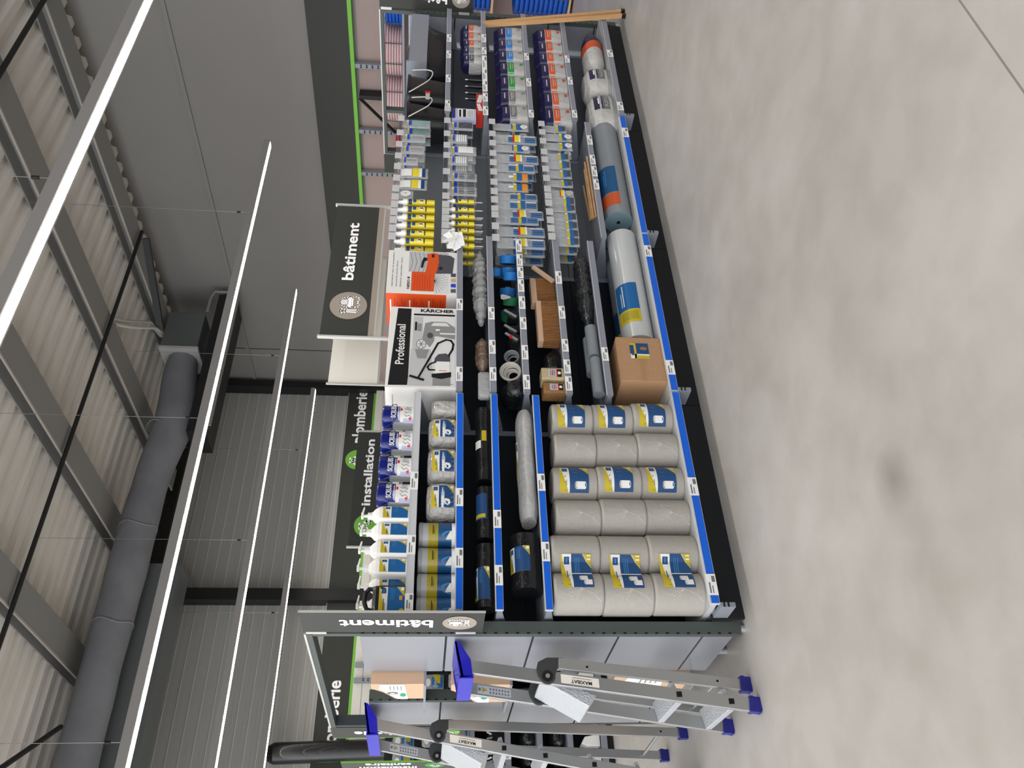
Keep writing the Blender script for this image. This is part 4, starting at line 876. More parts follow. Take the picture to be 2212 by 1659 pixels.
    if l.v: l.build('label', t)
    return t
DESC = {'tube': 'yellow sealant tube with white cap', 'tube_small': 'small yellow nozzle tube', 'carton': 'pale hanging kit box with blue top', 'teal': 'clear bag of teal rods', 'wire': 'clear bag of wire ties', 'small': 'small clear bag', 'sleeve': 'white and yellow cartridge pack', 'tape': 'white tape roll pack', 'rods': 'clear bag of dark rods', 'grey': 'grey bag', 'roll': 'white roll in a bag', 'pads': 'bag of white ribbed tubes', 'brush': 'long bag of blue tools', 'wide': 'long blue tool bag with red-yellow label', 'disc': 'blue bag with white discs', 'ora': 'bag with orange tool', 'mini': 'short blue-yellow labelled bag', 'mini_red': 'short red-yellow labelled bag', 'mini_disc': 'short bag with white roller'}
ROWS = [(1.762, 'top row', 1.0, [(527, 'tube'), (510, 'tube'), (492, 'tube'), (475, 'tube'), (458, 'tube'), (442, 'tube'), (424, 'tape'), (401, 'sleeve'), (376, 'sleeve'), (353, 'small'), (328, 'wire'), (303, 'wire'), (272, 'teal')]),
        (1.436, 'second row', 1.0, [(535, 'tube_small'), (519, 'tube_small'), (503, 'tube_small'), (488, 'tube_small'), (473, 'tube_small'), (458, 'tube_small'), (440, 'tube_small'), (418, 'rods'), (387, 'rods'), (352, 'pads'), (330, 'roll'), (305, 'pads'), (277, 'grey'), (252, 'carton')]),
        (1.118, 'third row', 1.0, [(530, 'wide'), (505, 'wide'), (480, 'brush'), (468, 'wide'), (448, 'brush'), (430, 'brush'), (410, 'ora'), (388, 'ora'), (368, 'brush'), (348, 'wide'), (326, 'disc'), (306, 'wide'), (280, 'disc')]),
        (.76, 'bottom row', 1.0, [(527, 'mini'), (510, 'mini'), (492, 'mini'), (474, 'mini'), (455, 'mini'), (440, 'mini'), (425, 'mini_red'), (402, 'mini'), (382, 'mini'), (362, 'mini'), (345, 'mini'), (322, 'mini_disc'), (303, 'mini_disc'), (285, 'mini')])]
protos = {}; PX = {1.762: 870, 1.436: 975, 1.118: 1085, .76: 1200}
for z, rn, _, lst in ROWS:
    for i, (y, kind) in enumerate(lst):
        x = xy(PX[z], y, -.05).x
        h = MB().tube([(x, YB-.002, z+.004), (x, -.105, z+.004), (x, -.115, z+.012)], .0028, 'wire', 6); h.tube([(x, YB-.002, z+.03), (x, -.1, z+.03), (x, -.112, z+.02)], .0022, 'wire', 5)
        h = h.build('peg_hook', SCU); MB().box((x-.03, -.116, z-.012), (x+.03, -.1135, z+.034), 'bag_header').build('price_flap', h)
        deep = [(-.07, 'front one'), (.0, 'middle one'), (.08, 'rear one')] if kind not in ('carton', 'sleeve', 'tape') else [(-.06, 'front one')]
        for d, dn in deep:
            lab = '%s, %s hook from ladders, %s, %s' % (DESC[kind], ORD[i], rn, dn)
            rz = R.uniform(-.12, .12)
            if kind not in protos:
                p = packet(kind); protos[kind] = p; p.scale = (1.22 if 'tube' not in kind else 1.05, 1.1, 1.03); p.location = (x, d, z); p['label'] = lab; p['group'] = 'packets hanging on the hooks'
            else: copy_thing(protos[kind], (x, d, z-R.uniform(0, .004)), lab, rz)
MB().box((BX[2]+.02, YB-.012, 1.742), (BX[3]-.03, YB-.001, 1.79), 'shelf_grey').build('top_rail', SCU)
# crumpled price leaflets on the near end of the second row
q = xy(985, 522, -.11); t = thing('paper_leaflets', 'crumpled white price leaflets clipped at the corner of the vacuum carton shelf', 'paper', (q.x, -.112, 1.366))
for k, (a0, b0, c0, d0, w_) in enumerate(((-.07, .0, .06, .075, .05), (-.07, .05, .07, .02, .04), (-.05, -.02, .06, .0, .05), (-.02, .09, .03, -.01, .035))): MB().beam((a0, -.004*k, b0), (c0, -.004*k-.01, d0), .0012, w_, 'tag_white', (0, .25, 1)).build('leaflet', t)
# wooden pegs and big grey rolls
rr_ = random.Random(3)
for k in range(6):
    xa = xy(1268, 470-k*4, -.04).x; xb = xy(1268, 345+k*5, -.04).x; t = thing('wooden_stake', 'thin wooden stake in the loose bundle on the fifth shelf, %s from the front' % ORD[k], 'stake', (xa, -.05+.022*k, .441+(.012 if k % 2 else 0)), 0, 'loose bundle of wooden stakes')
    MB().beam((0, 0, .008), (xb-xa, rr_.uniform(-.03, .03), .01+rr_.uniform(0, .012)), .011, .009, 'wood').build('stake', t)
roll('underlay_roll', 'big grey underlay roll with blue and orange label on the base shelf', 'underlay roll', xy(1330, 468, -.05).x, xy(1310, 268, -.05).x, .093, -.0, ZB0, 'roll_grey', (.08, .47, 'orange'), 'roll_end', core=True, sides=(-5, 88))
roll('underlay_roll', 'grey underlay roll end between the two big front rolls', 'underlay roll', xy(1330, 500, .09).x, xy(1310, 470, .09).x, .085, .17, ZB0, 'roll_grey', endm='roll_end')

# ================================================================== FOURTH BAY: BAGS
def cement_bag(name, w_, h, d, patch, text=None):
    t = thing(name, '', 'bag', (0, 0, 0)); a, q = w_/2, d/2
    rg = [(0, a*.9, q*.85), (h*.05, a*.99, q), (h*.3, a, q*1.06), (h*.6, a, q*1.04), (h*.615, a, q*1.03), (h*.85, a*.98, q*.9), (h*.95, a*.97, q*.35), (h, a*.97, q*.12)]
    MB().body(rg, 'bag_white', 4, 32, ['bag_white', 'bag_white', 'bag_white', 'bag_white', 'navy', 'navy', 'navy']).build('bag', t)
    l = MB(); M = on_body(rg, 4, -a*.98, a*.98, 0, h); pc = patch
    l.rect(M, .04, .84 if pc != 'orange' else .98, .4, .6, pc, .0012, 7)
    l.rect(M, .25, .75, .5, .53, 'bag_white', .002, 3); l.rect(M, .3, .7, .44, .46, 'bag_white', .002, 3)
    for k in range(3): l.rect(M, .2, .8, .12+.07*k, .145+.07*k, 'pic_grey', .0015, 3)
    l.rect(M, .62, .8, .1, .2, {'orange': 'orange_dim', 'bag_green': 'bag_green'}.get(pc, 'pic_mid'), .002, 2)
    l.rect(M, .3, .72, .72, .755, 'kit_lilac', .0015, 4)
    if text: l.text(M, text, .46, .5, .09, 'bag_white', 1.35, .03, off=.003)
    l.build('label', t)
    m2 = MB()
    for k in range(3): m2.line(M, [(.1+.3*k, .05), (.18+.3*k, .2), (.08+.3*k, .32)], .008, 'film_line', .002, .7)
    m2.build('film_fold', t); return t
def bags(edges, z, xm, h, kinds, shelfname, grp):
    pro = {}
    edges = edges[::-1]; n = len(edges)-1; kinds = kinds[::-1]
    for i in range(n):
        x0_, x1_ = X(edges[i], xm, -.04), X(edges[i+1], xm, -.04); w_ = x1_-x0_; kd, tx = kinds[i]; cname = {'bag_blue': 'blue', 'bag_green': 'green', 'bag_grey': 'grey', 'orange': 'orange', 'ink': 'black', 'vac_dark': 'dark'}[kd]
        lab = '%s-labelled navy-topped bag, %s, %s from ladders' % (cname, shelfname, ORD[i])
        p = cement_bag('plaster_bag', w_*.97, h*R.uniform(.97, 1.02), .13, kd, tx); p.location = ((x0_+x1_)/2, -.02, z); p.rotation_euler = (0, 0, R.uniform(-.06, .06)); p['label'] = lab; p['group'] = grp
O_, Bl, Gn, Gr = ('orange', None), ('bag_blue', None), ('bag_green', None), ('bag_grey', 'PLÂTRE')
bags([67, 93, 118, 141, 171, 203, 234, 268], .85, 1100, .235, [Bl, Bl, Bl, Gn, Gn, Gr, Gr], 'far bay third shelf', 'bags on the third shelf')
bags([72, 100, 123, 146, 175, 207, 240, 276], .526, 1190, .235, [O_]*7, 'far bay fourth shelf', 'bags on the fourth shelf')
bags([62, 79, 95, 111, 127, 143], 1.184, 1010, .17, [O_, O_, O_, ('bag_grey', None), ('vac_dark', None)], 'far bay second shelf', 'small bags on the second shelf')
for i, (y, l) in enumerate(((152, 'beside the small bags'), (166, 'second of four'), (180, 'third of four'), (193, 'beside the red box'))):
    t = thing('trowel', 'black handled trowel standing on the second shelf of the far bay, '+l, 'trowel', (X(y, 1010), .02, 1.184))
    MB().cyl((0, 0, .0), (0, 0, .11), .018, 'black_plastic', 12, .013).build('handle', t); MB().cyl((0, 0, .11), (0, 0, .13), .006, 'silver', 8).build('tang', t)
x0_, x1_ = X(246, 1032, -.06), X(203, 1032, -.06); t = thing('red_box', 'red and white box low on the second shelf of the far bay', 'box', (x0_+.0, -.06, 1.184))
MB().box((0, 0, 0), (x1_-x0_, .12, .05), 'pack_red').build('box', t); l = MB(); M = face_y(0, x1_-x0_, 0, .05, 0); l.band(M, .15, .5, .0, .7, .5, 1, 'white', .001, 2); l.band(M, .55, .95, .3, 1, .0, .6, 'white', .001, 2); l.build('label', t)
# black tubs on the upper shelf
def tub(x0, x1, y, z, h, label, handle=True):
    t = thing('mortar_tub', label, 'tub', ((x0+x1)/2, y, z)); a = (x1-x0)/2
    MB().body([(0, a*.8, .11), (h*.92, a*.94, .135), (h*.93, a, .15), (h, a, .15), (h*.985, a*.95, .142), (h*.2, a*.84, .115)], 'black_plastic', 3.4, 36, top=True).build('tub', t)
    if handle: MB().tube(smooth([(-a*.8, -.15, h*.95), (-a*.55, -.175, h*.7), (-a*.1, -.185, h*.45), (a*.5, -.18, h*.36), (a*.85, -.165, h*.5), (a*.9, -.15, h*.9)]), .0045, 'cable_white', 6).build('wire_handle', t)
    return t
tub(X(263, 900), X(213, 900)-.005, .07, 1.46, .28, 'black mortar tub with wire handle and red grip, nearest the hanging packets')
tub(X(211, 900), X(153, 900)-.01, .07, 1.46, .29, 'black mortar tub with wire handle, middle of the upper far shelf')
t = thing('tub_label', 'white and red grip label on the wire handle of the near black tub', 'label', (X(222, 910), -.115, 1.58)); MB().box((-.035, -.004, 0), (.035, 0, .03), 'bag_white').box((.035, -.008, -.004), (.055, .004, .034), 'red').build('grip', t)
x0_, x1_ = X(150, 940), X(40, 940)
tub(x0_, x1_, .09, 1.46, .15, 'low wide black tub at the far end of the upper shelf', False)
t = thing('metal_trough', 'grey metal trough above the wide black tub', 'trough', (X(130, 905), -.05, 1.615)); L = X(28, 905)-X(130, 905)
MB().box((0, 0, 0), (L, .3, .006), 'shelf_grey').box((0, 0, .006), (L, .006, .14), 'shelf_grey').box((0, .294, .006), (L, .3, .14), 'shelf_grey').box((0, .006, .006), (.02, .294, .16), 'shelf_grey').box((L-.02, .006, .006), (L, .294, .16), 'shelf_grey').build('trough', t)
# base shelf bags
a, b = xy(1300, 150, -.1).x, xy(1290, 64, -.1).x
t = thing('cement_bag', 'long purple, orange and white bag lying at the far end of the base shelf', 'bag', (a, 0, ZB0)); L = b-a; mb = MB(); n = 26; K = 18; vs = []
for i in range(K+1):
    k = i/K; q = min(1, .35+2.6*min(k, 1-k))**.6
    for j in range(n): an = 2*PI*j/n; vs.append((L*k, .12*q*math.cos(an), .085+.085*q*math.sin(an)))
for i in range(K): mb.add([vs[i*n+j] for j in range(n)]+[vs[(i+1)*n+j] for j in range(n)], [(j, (j+1) % n, n+(j+1) % n, n+j) for j in range(n)], 'bag_white' if i < 9 else 'orange_dim' if i < 12 else 'navy', True)
mb.build('bag', t)
for y0_, y1_, l, xm in ((202, 271, 'nearest the grey roll', 1305), (146, 199, 'behind the nearer plaster bag', 1295)):
    x0_, x1_ = xy(xm, y1_, -.09).x, xy(xm, y0_, -.09).x; p = thing('plaster_bag', 'big white navy-labelled plaster bag on the base shelf, '+l, 'bag', ((x0_+x1_)/2, .0, ZB0)); a_ = (x1_-x0_)/2*.97; h = .2
    rg = [(0, a_*.92, .1), (.03, a_, .12), (.12, a_, .122), (.17, a_*.93, .1), (h, a_*.6, .06)]; MB().body(rg, 'bag_white', 3.2, 36).build('bag', p)
    l_ = MB(); M = on_body(rg, 3.2, -a_*.2, a_*.82, .02, .165); l_.rect(M, 0, 1, .56, 1, 'navy', .0012, 6); l_.rect(M, 0, 1, 0, .56, 'bag_grey', .0012, 6); l_.rect(M, .3, .7, .74, .8, 'white', .002, 3); l_.text(M, 'PLÂTRE', .5, .34, .17, 'bag_white', .95, .03, off=.003); l_.build('label', p)
# timber battens leaning at the far end
for k, (dx, l) in enumerate(((0, 'outer one'), (.03, 'inner one'))):
    pa, pb = at(1334, 24+9*k, 'Y', -.2), at(1043, 50+5*k, 'Y', -.09+.012*k)
    pa.z = .012; t = thing('timber_batten', 'long pale timber batten leaning at the far end frame, '+l, 'timber', pa); MB().beam((0, 0, 0), pb-pa, .022, .03, 'wood').box((-.016, -.016, -.0115), (.016, .016, .02), 'black_plastic').build('batten', t)
# hose coils lying on top of the run
def conduit(x, y, z, r, n_, m1, m2, label, hgt):
    t = thing('conduit_coil', label, 'hose coil', (x, y, z)); K = n_
    for k in range(K):
        zz = .012+hgt*k/K; MB().tube([(r*math.cos(a_), r*math.sin(a_), zz) for a_ in [2*PI*i/30 for i in range(30)]], hgt/K*.46, m2 if k % 3 == 0 else m1, 6, True).build('hose_turn', t)
    for a_ in (-2.3, -1.2, 2.2): MB().tube([((r+.015)*math.cos(a_), (r+.015)*math.sin(a_), 0), ((r+.018)*math.cos(a_), (r+.018)*math.sin(a_), hgt+.01), ((r-.05)*math.cos(a_), (r-.05)*math.sin(a_), hgt+.012)], .005, 'black_plastic', 5).build('tie', t)
    return t
# ================================================================== RACK ON THE SMOOTH WALL
rk = thing('wall_rack', 'wall rack with pale shelf edges beyond the far end frame', 'shelving', (0, 0, 0))
for z in (.03, .93, 1.955): MB().box((7.95, .3, z), (8.7, 4.4, z+.025), 'wood_pale' if z < 1.9 else 'shelf_grey').build('shelf', rk)
for y in (.9, 2.6, 3.62, 4.36):
    mb = MB().box((8.66, y-.03, 0), (8.72, y+.03, 2.66), 'shelf_grey'); z = 1.2
    while z < 2.6: mb.box((8.656, y-.02, z), (8.66, y-.004, z+.02), 'slot_black'); mb.box((8.656, y+.006, z), (8.66, y+.022, z+.02), 'slot_black'); z += .075
    mb.build('upright', rk)
MB().box((8.6, 3.0, 2.0), (8.74, 3.06, 2.6), 'black_steel').beam((8.62, 3.05, 2.6), (8.3, 3.35, 2.1), .03, .03, 'black_steel').build('bracket', rk)
def conduit(x, y, z, r, n_, m1, m2, label, hgt):
    t = thing('conduit_coil', label, 'hose coil', (x, y, z))
    for k in range(n_):
        zz = hgt*(k+.5)/n_; MB().tube([(r*math.cos(a_), r*math.sin(a_), zz) for a_ in [2*PI*i/30 for i in range(30)]], hgt/n_*.5, m1 if k % 2 else m2, 6, True).build('hose_turn', t)
    for a_ in (-2.4, 2.5, 3.14): q = r+.02; MB().tube([(q*math.cos(a_), q*math.sin(a_), 0.0), (q*math.cos(a_), q*math.sin(a_), hgt+.006), ((r-.05)*math.cos(a_), (r-.05)*math.sin(a_), hgt+.006)], .006, 'vac_dark', 5).build('tie', t)
    return t
conduit(8.33, 2.8, 1.982, .31, 14, 'hose_white', 'hose_red', 'coil of white and red hose on the top wall shelf, nearer the red coil', .235)
conduit(8.33, 2.13, 1.982, .31, 14, 'hose_white', 'hose_red', 'coil of white and red hose on the top wall shelf, middle one', .23)
conduit(8.33, 1.45, 1.982, .3, 5, 'hose_blue', 'hose_blue', 'bright blue hose coil on the top wall shelf behind the far frame', .2)
conduit(8.3, 3.75, 1.982, .33, 3, 'red', 'red', 'red hose coil on the top wall shelf behind the hanging packets', .12)
conduit(8.3, 1.15, .958, .32, 9, 'hose_blue', 'hose_blue', 'blue hose coil on the middle wall shelf beside the far flag sign', .5)
conduit(8.3, 1.15, .058, .33, 11, 'hose_blue', 'hose_blue', 'blue hose coil on the lowest wall shelf behind the timber battens', .62)
# ---- flag signs on the rear side
def rear_flag(X, label, word):
    t = thing('flag_sign', label, 'sign', (X, 0, 0)); MB().box((0, 1.475, 1.24), (.007, 1.69, 2.035), 'sign_face').box((-.001, 1.69, 1.239), (.008, 1.694, 2.036), 'sign_green').build('board', t)
    M = face_x(1.475, 1.69, 1.24, 2.035, 0); l = MB(); l.text(M, word, .5, .55, .1, 'sign_white', .795/.215, .035, rot=90, off=.002); l.build('lettering', t)
    l = MB(); plumb_icon(l, M, .5, .135, .095, .795/.215, rot=1); l.build('emblem', t)
rear_flag(0, 'green edged flag sign on the rear post of the near frame, seen edge on', 'plomberie')
rear_flag(5.36, 'green edged flag sign on the rear post of the far frame', 'plomberie')

# ================================================================== STEP LADDERS AT THE NEAR END
def ladder(label, FR, FL, TR, TL, RR, RL, zh, steps, plat, info):
    t = thing('step_ladder', label, 'step ladder', (0, 0, 0), 0, 'step ladders leaning at the near end')
    FR, FL, TR, TL, RR, RL = map(V, (FR, FL, TR, TL, RR, RL))
    on = lambda a, b, z: a+(b-a)*((z-a.z)/(b.z-a.z))
    def foot(p, q, m='foot_blue'):
        d = (q-p).normalized(); mb = MB(); mb.beam(p+d*.0, p+d*.05, .066, .036, m); mb.beam(p+d*.035, p+d*.052, .07, .04, m)
        mb.prism([(p.x-.034, p.y-.018, .012), (p.x+.034, p.y-.018, .012), (p.x+.022, p.y-.018, 0.0), (p.x-.022, p.y-.018, 0.0)], (0, .036, 0), m); return mb
    for nm, a, b in (('right_rail', FR, TR), ('left_rail', FL, TL)):
        r = MB().beam(a+V((0, 0, .02)), b, .058, .024, 'alu').build('rail', t, .002); foot(a, b).build('rubber_foot', r)
        for z in steps: p = on(a, b, z); MB().beam(p+V((0, -.0135, -.012)), p+V((0, -.0135, .012)), .024, .002, 'slot_black').build('rung_end', r)
    HR, HL = on(FR, TR, zh)+V((.052, -.03, 0)), on(FL, TL, zh)+V((.052, .0, 0))
    for a, b in ((RR, HR), (RL, HL)):
        r = MB().beam(a+V((0, 0, .02)), b+V((0, 0, -.05)), .05, .022, 'alu').build('rear_leg', t, .002); foot(a, b).build('rubber_foot', r)
        for z in (.16, zh-.18): p = on(a, b, z); MB().cyl(p+V((0, -.0115, 0)), p+V((0, -.014, 0)), .009, 'silver', 12).cyl(p+V((0, -.0142, 0)), p+V((0, -.0146, 0)), .006, 'slot_black', 12).build('rivet', r)
    p, q = on(RR, HR, .16), on(RL, HL, .16); MB().cyl(p, q, .009, 'alu', 10).build('cross_bar', t)
    for F, T in ((FR, TR), (FL, TL)):      # hinge brackets
        c = on(F, T, zh)+V((0, -.02, 0)); d = V((1, 0, 0)); prof = [(c.x+.036*math.cos(a_), c.z+.036*math.sin(a_)) for a_ in [PI*.75+PI*k/10 for k in range(9)]]
        prof += [(c.x+.03, c.z-.045), (c.x+.085, c.z-.075), (c.x+.085, c.z+.0), (c.x+.065, c.z+.04), (c.x+.03, c.z+.05), (c.x-.0, c.z+.042)]
        h = MB().prism([(x, c.y, z) for x, z in prof], (0, .012, 0), 'hinge_grey').build('hinge', t, .003)
        MB().cyl((c.x, c.y-.004, c.z), (c.x, c.y, c.z), .024, 'black_plastic', 20).cyl((c.x, c.y-.008, c.z), (c.x, c.y-.004, c.z), .01, 'silver', 12).build('bolt', h)
    for z in steps:
        a, b = on(FR, TR, z), on(FL, TL, z); mb = MB()
        mb.prism([(a.x-.03, a.y+.013, a.z+.012), (a.x+.06, a.y+.013, a.z+.03), (a.x+.065, a.y+.013, a.z+.01), (a.x-.03, a.y+.013, a.z-.018)], (b.x-a.x, b.y-a.y-.026, b.z-a.z), 'tread'); mb.build('tread', t, .003)
    a, b = on(FR, TR, plat), on(FL, TL, plat)
    MB().prism([(a.x+.02, a.y+.03, plat+.17), (a.x+.05, a.y+.03, plat+.16), (a.x-.05, a.y+.03, plat-.08), (a.x-.1, a.y+.03, plat-.04)], (b.x-a.x, b.y-a.y-.06, 0), 'tread').build('platform', t, .004)
    # tool tray on top
    y0, y1 = TR.y-.014, TL.y+.014; x, z = TR.x, TR.z
    mb = MB(); mb.prism([(x-.045, y0, z-.02), (x+.03, y0, z-.012), (x+.11, y0, z+.04), (x+.115, y0, z+.06), (x+.06, y0, z+.055), (x-.05, y0, z+.035)], (0, .016, 0), 'ladder_blue')
    mb.prism([(x-.045, y1-.016, z-.02), (x+.03, y1-.016, z-.012), (x+.11, y1-.016, z+.04), (x+.115, y1-.016, z+.06), (x+.06, y1-.016, z+.055), (x-.05, y1-.016, z+.035)], (0, .016, 0), 'ladder_blue')
    mb.box((x-.055, y0, z-.024), (x-.043, y1, z+.04), 'ladder_blue'); mb.prism([(x-.05, y0, z+.03), (x+.06, y0, z+.052), (x+.115, y0, z+.062), (x+.115, y0, z+.054), (x+.06, y0, z+.042), (x-.05, y0, z+.02)], (0, y1-y0, 0), 'ladder_blue')
    mb.build('tool_tray', t)
    # stickers
    def on_rail(F, T, z0, z1, w_):
        a, b = on(F, T, z0), on(F, T, z1)
        return lambda s, u, o=0: a+(b-a)*u+V(((s-.5)*w_, -.0128-o, 0))
    M = on_rail(FR, TR, zh-.23, zh-.06, .04); l = MB(); l.rect(M, 0, 1, 0, 1, 'cream', .001, 1); l.text(M, 'MAXIBAT', .38, .46, .095, 'ink', .17/.04, .03, rot=90, off=.002); l.rect(M, .72, .78, .2, .7, 'tag_ink', .002, 1); l.build('sticker', t)
    M = on_rail(FL, TL, info-.16, info, .04); l = MB(); l.rect(M, 0, 1, 0, 1, 'label_grey', .001, 1); l.add([M(.2, .86, .002), M(.8, .86, .002), M(.5, .7, .002)], [(0, 1, 2)], 'label_mustard'); l.disc(M, .5, .94, .2, .04, 'tag_ink', .002)
    for i in range(7):
        for j in range(2): l.rect(M, .15+.4*j, .4+.4*j, .05+.09*i, .1+.09*i, 'tag_ink', .002, 1)
    l.build('warning_sticker', t); return t
ladder('shorter aluminium step ladder with blue tray, nearest the camera, by the big paper rolls', (-.325, .01, 0), (-.31, .405, 0), (-.125, .075, 1.30), (-.125, .37, 1.30), (-.214, .075, 0), (-.208, .49, 0), .945, (.13, .36), .80, 1.24)
ladder('taller aluminium step ladder with blue tray, cut by the photo edge', (-.44, 1.0, 0), (-.45, 1.47, 0), (-.11, 1.03, 1.755), (-.11, 1.43, 1.755), (-.133, 1.16, 0), (-.146, 1.61, 0), 1.41, (.08, .33, .58, .84, 1.06), 1.22, 1.68)

# ---- cartons standing in the middle of the near end frame
mf = thing('middle_rack', 'narrow dark rack between the two halves of the near end frame', 'shelving', (0, 0, 0))
for z in (.12, .72, 1.055, 1.485): MB().box((-.07, .504, z), (.5, .966, z+.012), 'shelf_grey').build('shelf', mf)
MB().box((.52, .504, .12), (.54, .966, 1.78), 'base_black').build('back', mf)
for y in (.505, .95): MB().box((.44, y, 0), (.48, y+.014, 1.78), 'shelf_grey').build('upright', mf)
def gapbox(y0, y1, z0, z1, x, label, rz=0):
    t = thing('display_carton', label, 'box', (x, y0, z0)); W_, H_ = y1-y0, z1-z0
    mb = MB(); prof = [(0, 0), (W_, 0), (W_, H_*.55), (W_*.55, H_*.78), (W_*.3, H_), (0, H_)]
    mb.prism([(0, a, b) for a, b in prof], (.34, 0, 0), 'card_pale'); mb.build('carton', t); l = MB(); M = face_x(0, W_, 0, H_, 0)
    l.add([M(1, .36, .002), M(0, .3, .002), M(0, .5, .002), M(.45, .72, .002), M(.7, .86, .002), M(1, .82, .002)], [(0, 1, 2, 3, 4, 5)], 'white'); l.disc(M, .42, .6, .09, .11, 'tag_ink', .003); l.disc(M, .42, .6, .04, .05, 'white', .004); l.disc(M, .3, .4, .12, .06, 'green_dot', .003)
    for k in range(4): l.rect(M, .62, .9, .42+.07*k, .44+.07*k, 'pic_mid', .003, 1)
    l.build('label', t); return t
gapbox(.508, .74, 1.497, 1.757, -.06, 'torn display carton with white label, highest in the near end frame')
gapbox(.508, .79, 1.067, 1.36, -.065, 'display carton with white and green label behind the ladder tray')
gapbox(.508, .74, .132, .53, -.03, 'lowest display carton behind the shorter step ladder')

# ================================================================== NEXT AISLE
struct(MB().box((-9, YW-.22, 0), (XW, YW-.121, 2.59), 'wall_light').box((-9, YW-.225, 2.30), (XW, YW-.22, 2.31), 'pic_mid').box((-9, YW-.225, 2.45), (XW, YW-.22, 2.455), 'pic_mid').build('wall_back_lower'))
for yy, l in ((1434, 'nearer the flag sign'), (1468, 'between the display cartons'), (1330, 'behind the pump bottles')):
    p = at(785, yy, 'Y', YW-.3); mb = MB().box((-.035, 0, 0), (.035, .06, 2.58), 'shelf_grey'); z = 1.9
    while z < 2.5: mb.box((-.02, -.002, z), (-.004, 0, z+.02), 'slot_black'); mb.box((.006, -.002, z), (.022, 0, z+.02), 'slot_black'); z += .075
    o = mb.build('wall_upright'); o.location = (p.x, YW-.29, 0); tag(o, 'slotted grey upright on the light back wall, '+l, 'upright')
R2 = thing('shelving_unit', 'shelving in the next aisle seen between the step ladders', 'shelving', (0, 3.1, 0))
MB().box((.1, .42, .02), (3.3, .45, 1.8), 'panel_navy').build('back_panel', R2); MB().box((.1, .02, 0), (3.3, .04, .1), 'base_black').build('kick_plate', R2)
MB().box((.08, 0, 0), (.1, .45, 1.8), 'shelf_grey').build('side_panel', R2)
for z in (.10, .37, .61, .86, 1.14):
    sh = MB().box((.1, 0, z-.03), (3.3, .42, z), 'shelf_grey').build('shelf', R2); MB().box((.1, -.012, z-.045), (3.3, 0, z), 'rail_grey').build('price_rail', sh)
    M = face_y(.1, 3.3, z-.045, z, -.012)
    for s_ in (.03, .11, .2, .33, .5): price_tag(sh, M, s_, 0, 'price_tag', 1.0, .02)
def fitting_pack():
    t = thing('fitting_packet', '', 'packet', (0, 0, 0)); a = .06
    rg = [(-.16, a, .02), (-.1, a, .03), (-.02, a, .015), (0, a*.8, .002)]; MB().body(rg, 'bag_clear', 3, 18).build('bag', t)
    l = MB(); M = on_body(rg, 3, -a*.9, a*.9, -.155, -.01); l.rect(M, 0, 1, .0, .62, 'tool_blue', .001, 4); l.band(M, .3, 1, .15, .3, .15, .6, 'label_yellow', .002, 4); l.disc(M, .4, .82, .3, .14, 'white', .002); l.build('label', t); return t
P9 = None
for r_, z in enumerate((1.72, 1.5, 1.3)):
    for c_ in range(7):
        x = .2+.15*c_; MB().cyl((x, .42, z+.004), (x, -.02, z+.004), .003, 'wire', 6).build('peg_hook', R2)
        lab = 'blue and yellow fitting packet in the next aisle, %s row, %s from the flag sign' % (['top', 'middle', 'lowest'][r_], ORD[c_])
        if P9 is None: P9 = fitting_pack(); P9.location = (x, 3.12, z); P9['label'] = lab; P9['group'] = 'fitting packets in the next aisle'
        else: copy_thing(P9, (x, 3.1+R.uniform(0, .04), z), lab, R.uniform(-.15, .15))
MB().box((.1, -.03, 1.14), (3.3, .0, 1.15), 'shelf_grey').build('front_lip', R2)
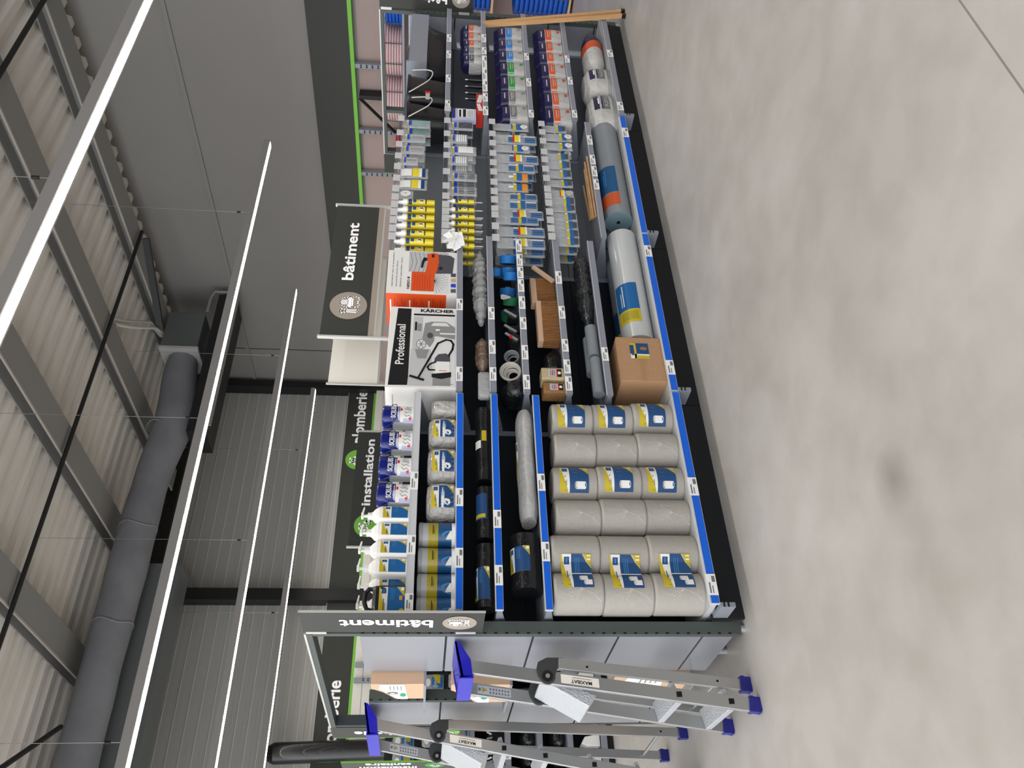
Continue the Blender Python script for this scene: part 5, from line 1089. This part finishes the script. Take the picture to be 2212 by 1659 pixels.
for r_, (z, kinds) in enumerate(((1.142, 'k'), (.862, 'k'), (.612, 'f'), (.372, 'f'), (.102, 'w'))):
    for c_ in range(6):
        x = .13+.17*c_; nm = '%s low shelf, %s from aisle end' % (['top', 'second', 'middle', 'fourth', 'bottom'][r_], ORD[c_])
        if kinds == 'k':
            t = thing('parts_bin', 'black parts bin in the next aisle, '+nm, 'bin', (x, 3.12, z)); MB().prism([(0, 0, 0), (0, .25, 0), (0, .25, .16), (0, .05, .12), (0, 0, .07)], (.15, 0, 0), 'black_plastic').build('bin', t)
            l = MB()
            for q in range(5): a_ = R.uniform(0, 3); l.beam((.02+.025*q, .02, .09+.01*(q % 2)), (.03+.025*q+.02*math.cos(a_), .0+.05, .13), .012, .008, 'tag_white' if q % 2 else 'pic_mid')
            l.build('fittings', t)
        elif kinds == 'f': lump('fitting_bag', 'black bag of fittings in the next aisle, '+nm, 'bag', x, x+.15, 3.26, z, .13, .1, 'black_film', 20+c_+7*r_)
        else:
            t = thing('white_basin_part', 'white plastic part in the next aisle, '+nm, 'plastic part', (x, 3.14, z)); MB().prism([(0, 0, 0), (.09, 0, 0), (.07, 0, .12), (.02, 0, .15), (0, 0, .1)], (0, .12, 0), 'white_plastic').build('body', t, .004)
# sign on the next shelving and its flag sign
q0, q1 = at(752, 1180, 'Y', 3.1), at(772, 933, 'Y', 3.1); z1_, z0_ = q0.z+.003, q0.z-.30
t = thing('category_sign', 'dark category sign lettered installation over the next aisle', 'sign', (0, 3.2, 0)); MB().box((q0.x, -.1, z0_), (q1.x, -.092, z1_), 'sign_face').build('board', t)
MB().box((q0.x, -.1, z0_-.05), (q1.x, -.09, z0_-.01), 'sign_green').build('lower_strip', t)
M = face_y(q0.x, q1.x, z0_, z1_, -.1); asp = (z1_-z0_)/(q1.x-q0.x); l = MB(); l.text(M, 'installation', .63, .56, .27, 'sign_white', asp, .035, wide=(.60/asp)/glyphs('installation', .035)[2]/.27, off=.003); l.build('lettering', t)
l = MB(); plumb_icon(l, M, .17, .5, .38, asp, 'sign_green'); l.build('emblem', t)
for xx in (q0.x-.014, q1.x): MB().box((xx, -.112, 1.72), (xx+.014, -.088, z1_+.012), 'sign_edge').build('side_post', t)
t = thing('flag_sign', 'flag sign lettered installation sanitaire at the lower edge of the photo', 'sign', (.08, 0, 0)); MB().box((0, 2.63, 1.24), (.008, 2.95, 2.06), 'sign_dark').box((-.001, 2.626, 1.239), (.009, 2.63, 2.061), 'sign_green').build('board', t)
M = face_x(2.63, 2.95, 1.24, 2.06, 0)
for s_, w_ in ((.55, 'installation'), (.84, 'sanitaire')): l = MB(); l.text(M, w_, s_, .60,   .085, 'sign_white', .82/.32, .035, rot=90, off=.002); l.build('lettering', t)
l = MB(); plumb_icon(l, M, .72, .2, .085, .82/.32, 'sign_green_dark', rot=1); l.build('emblem', t)
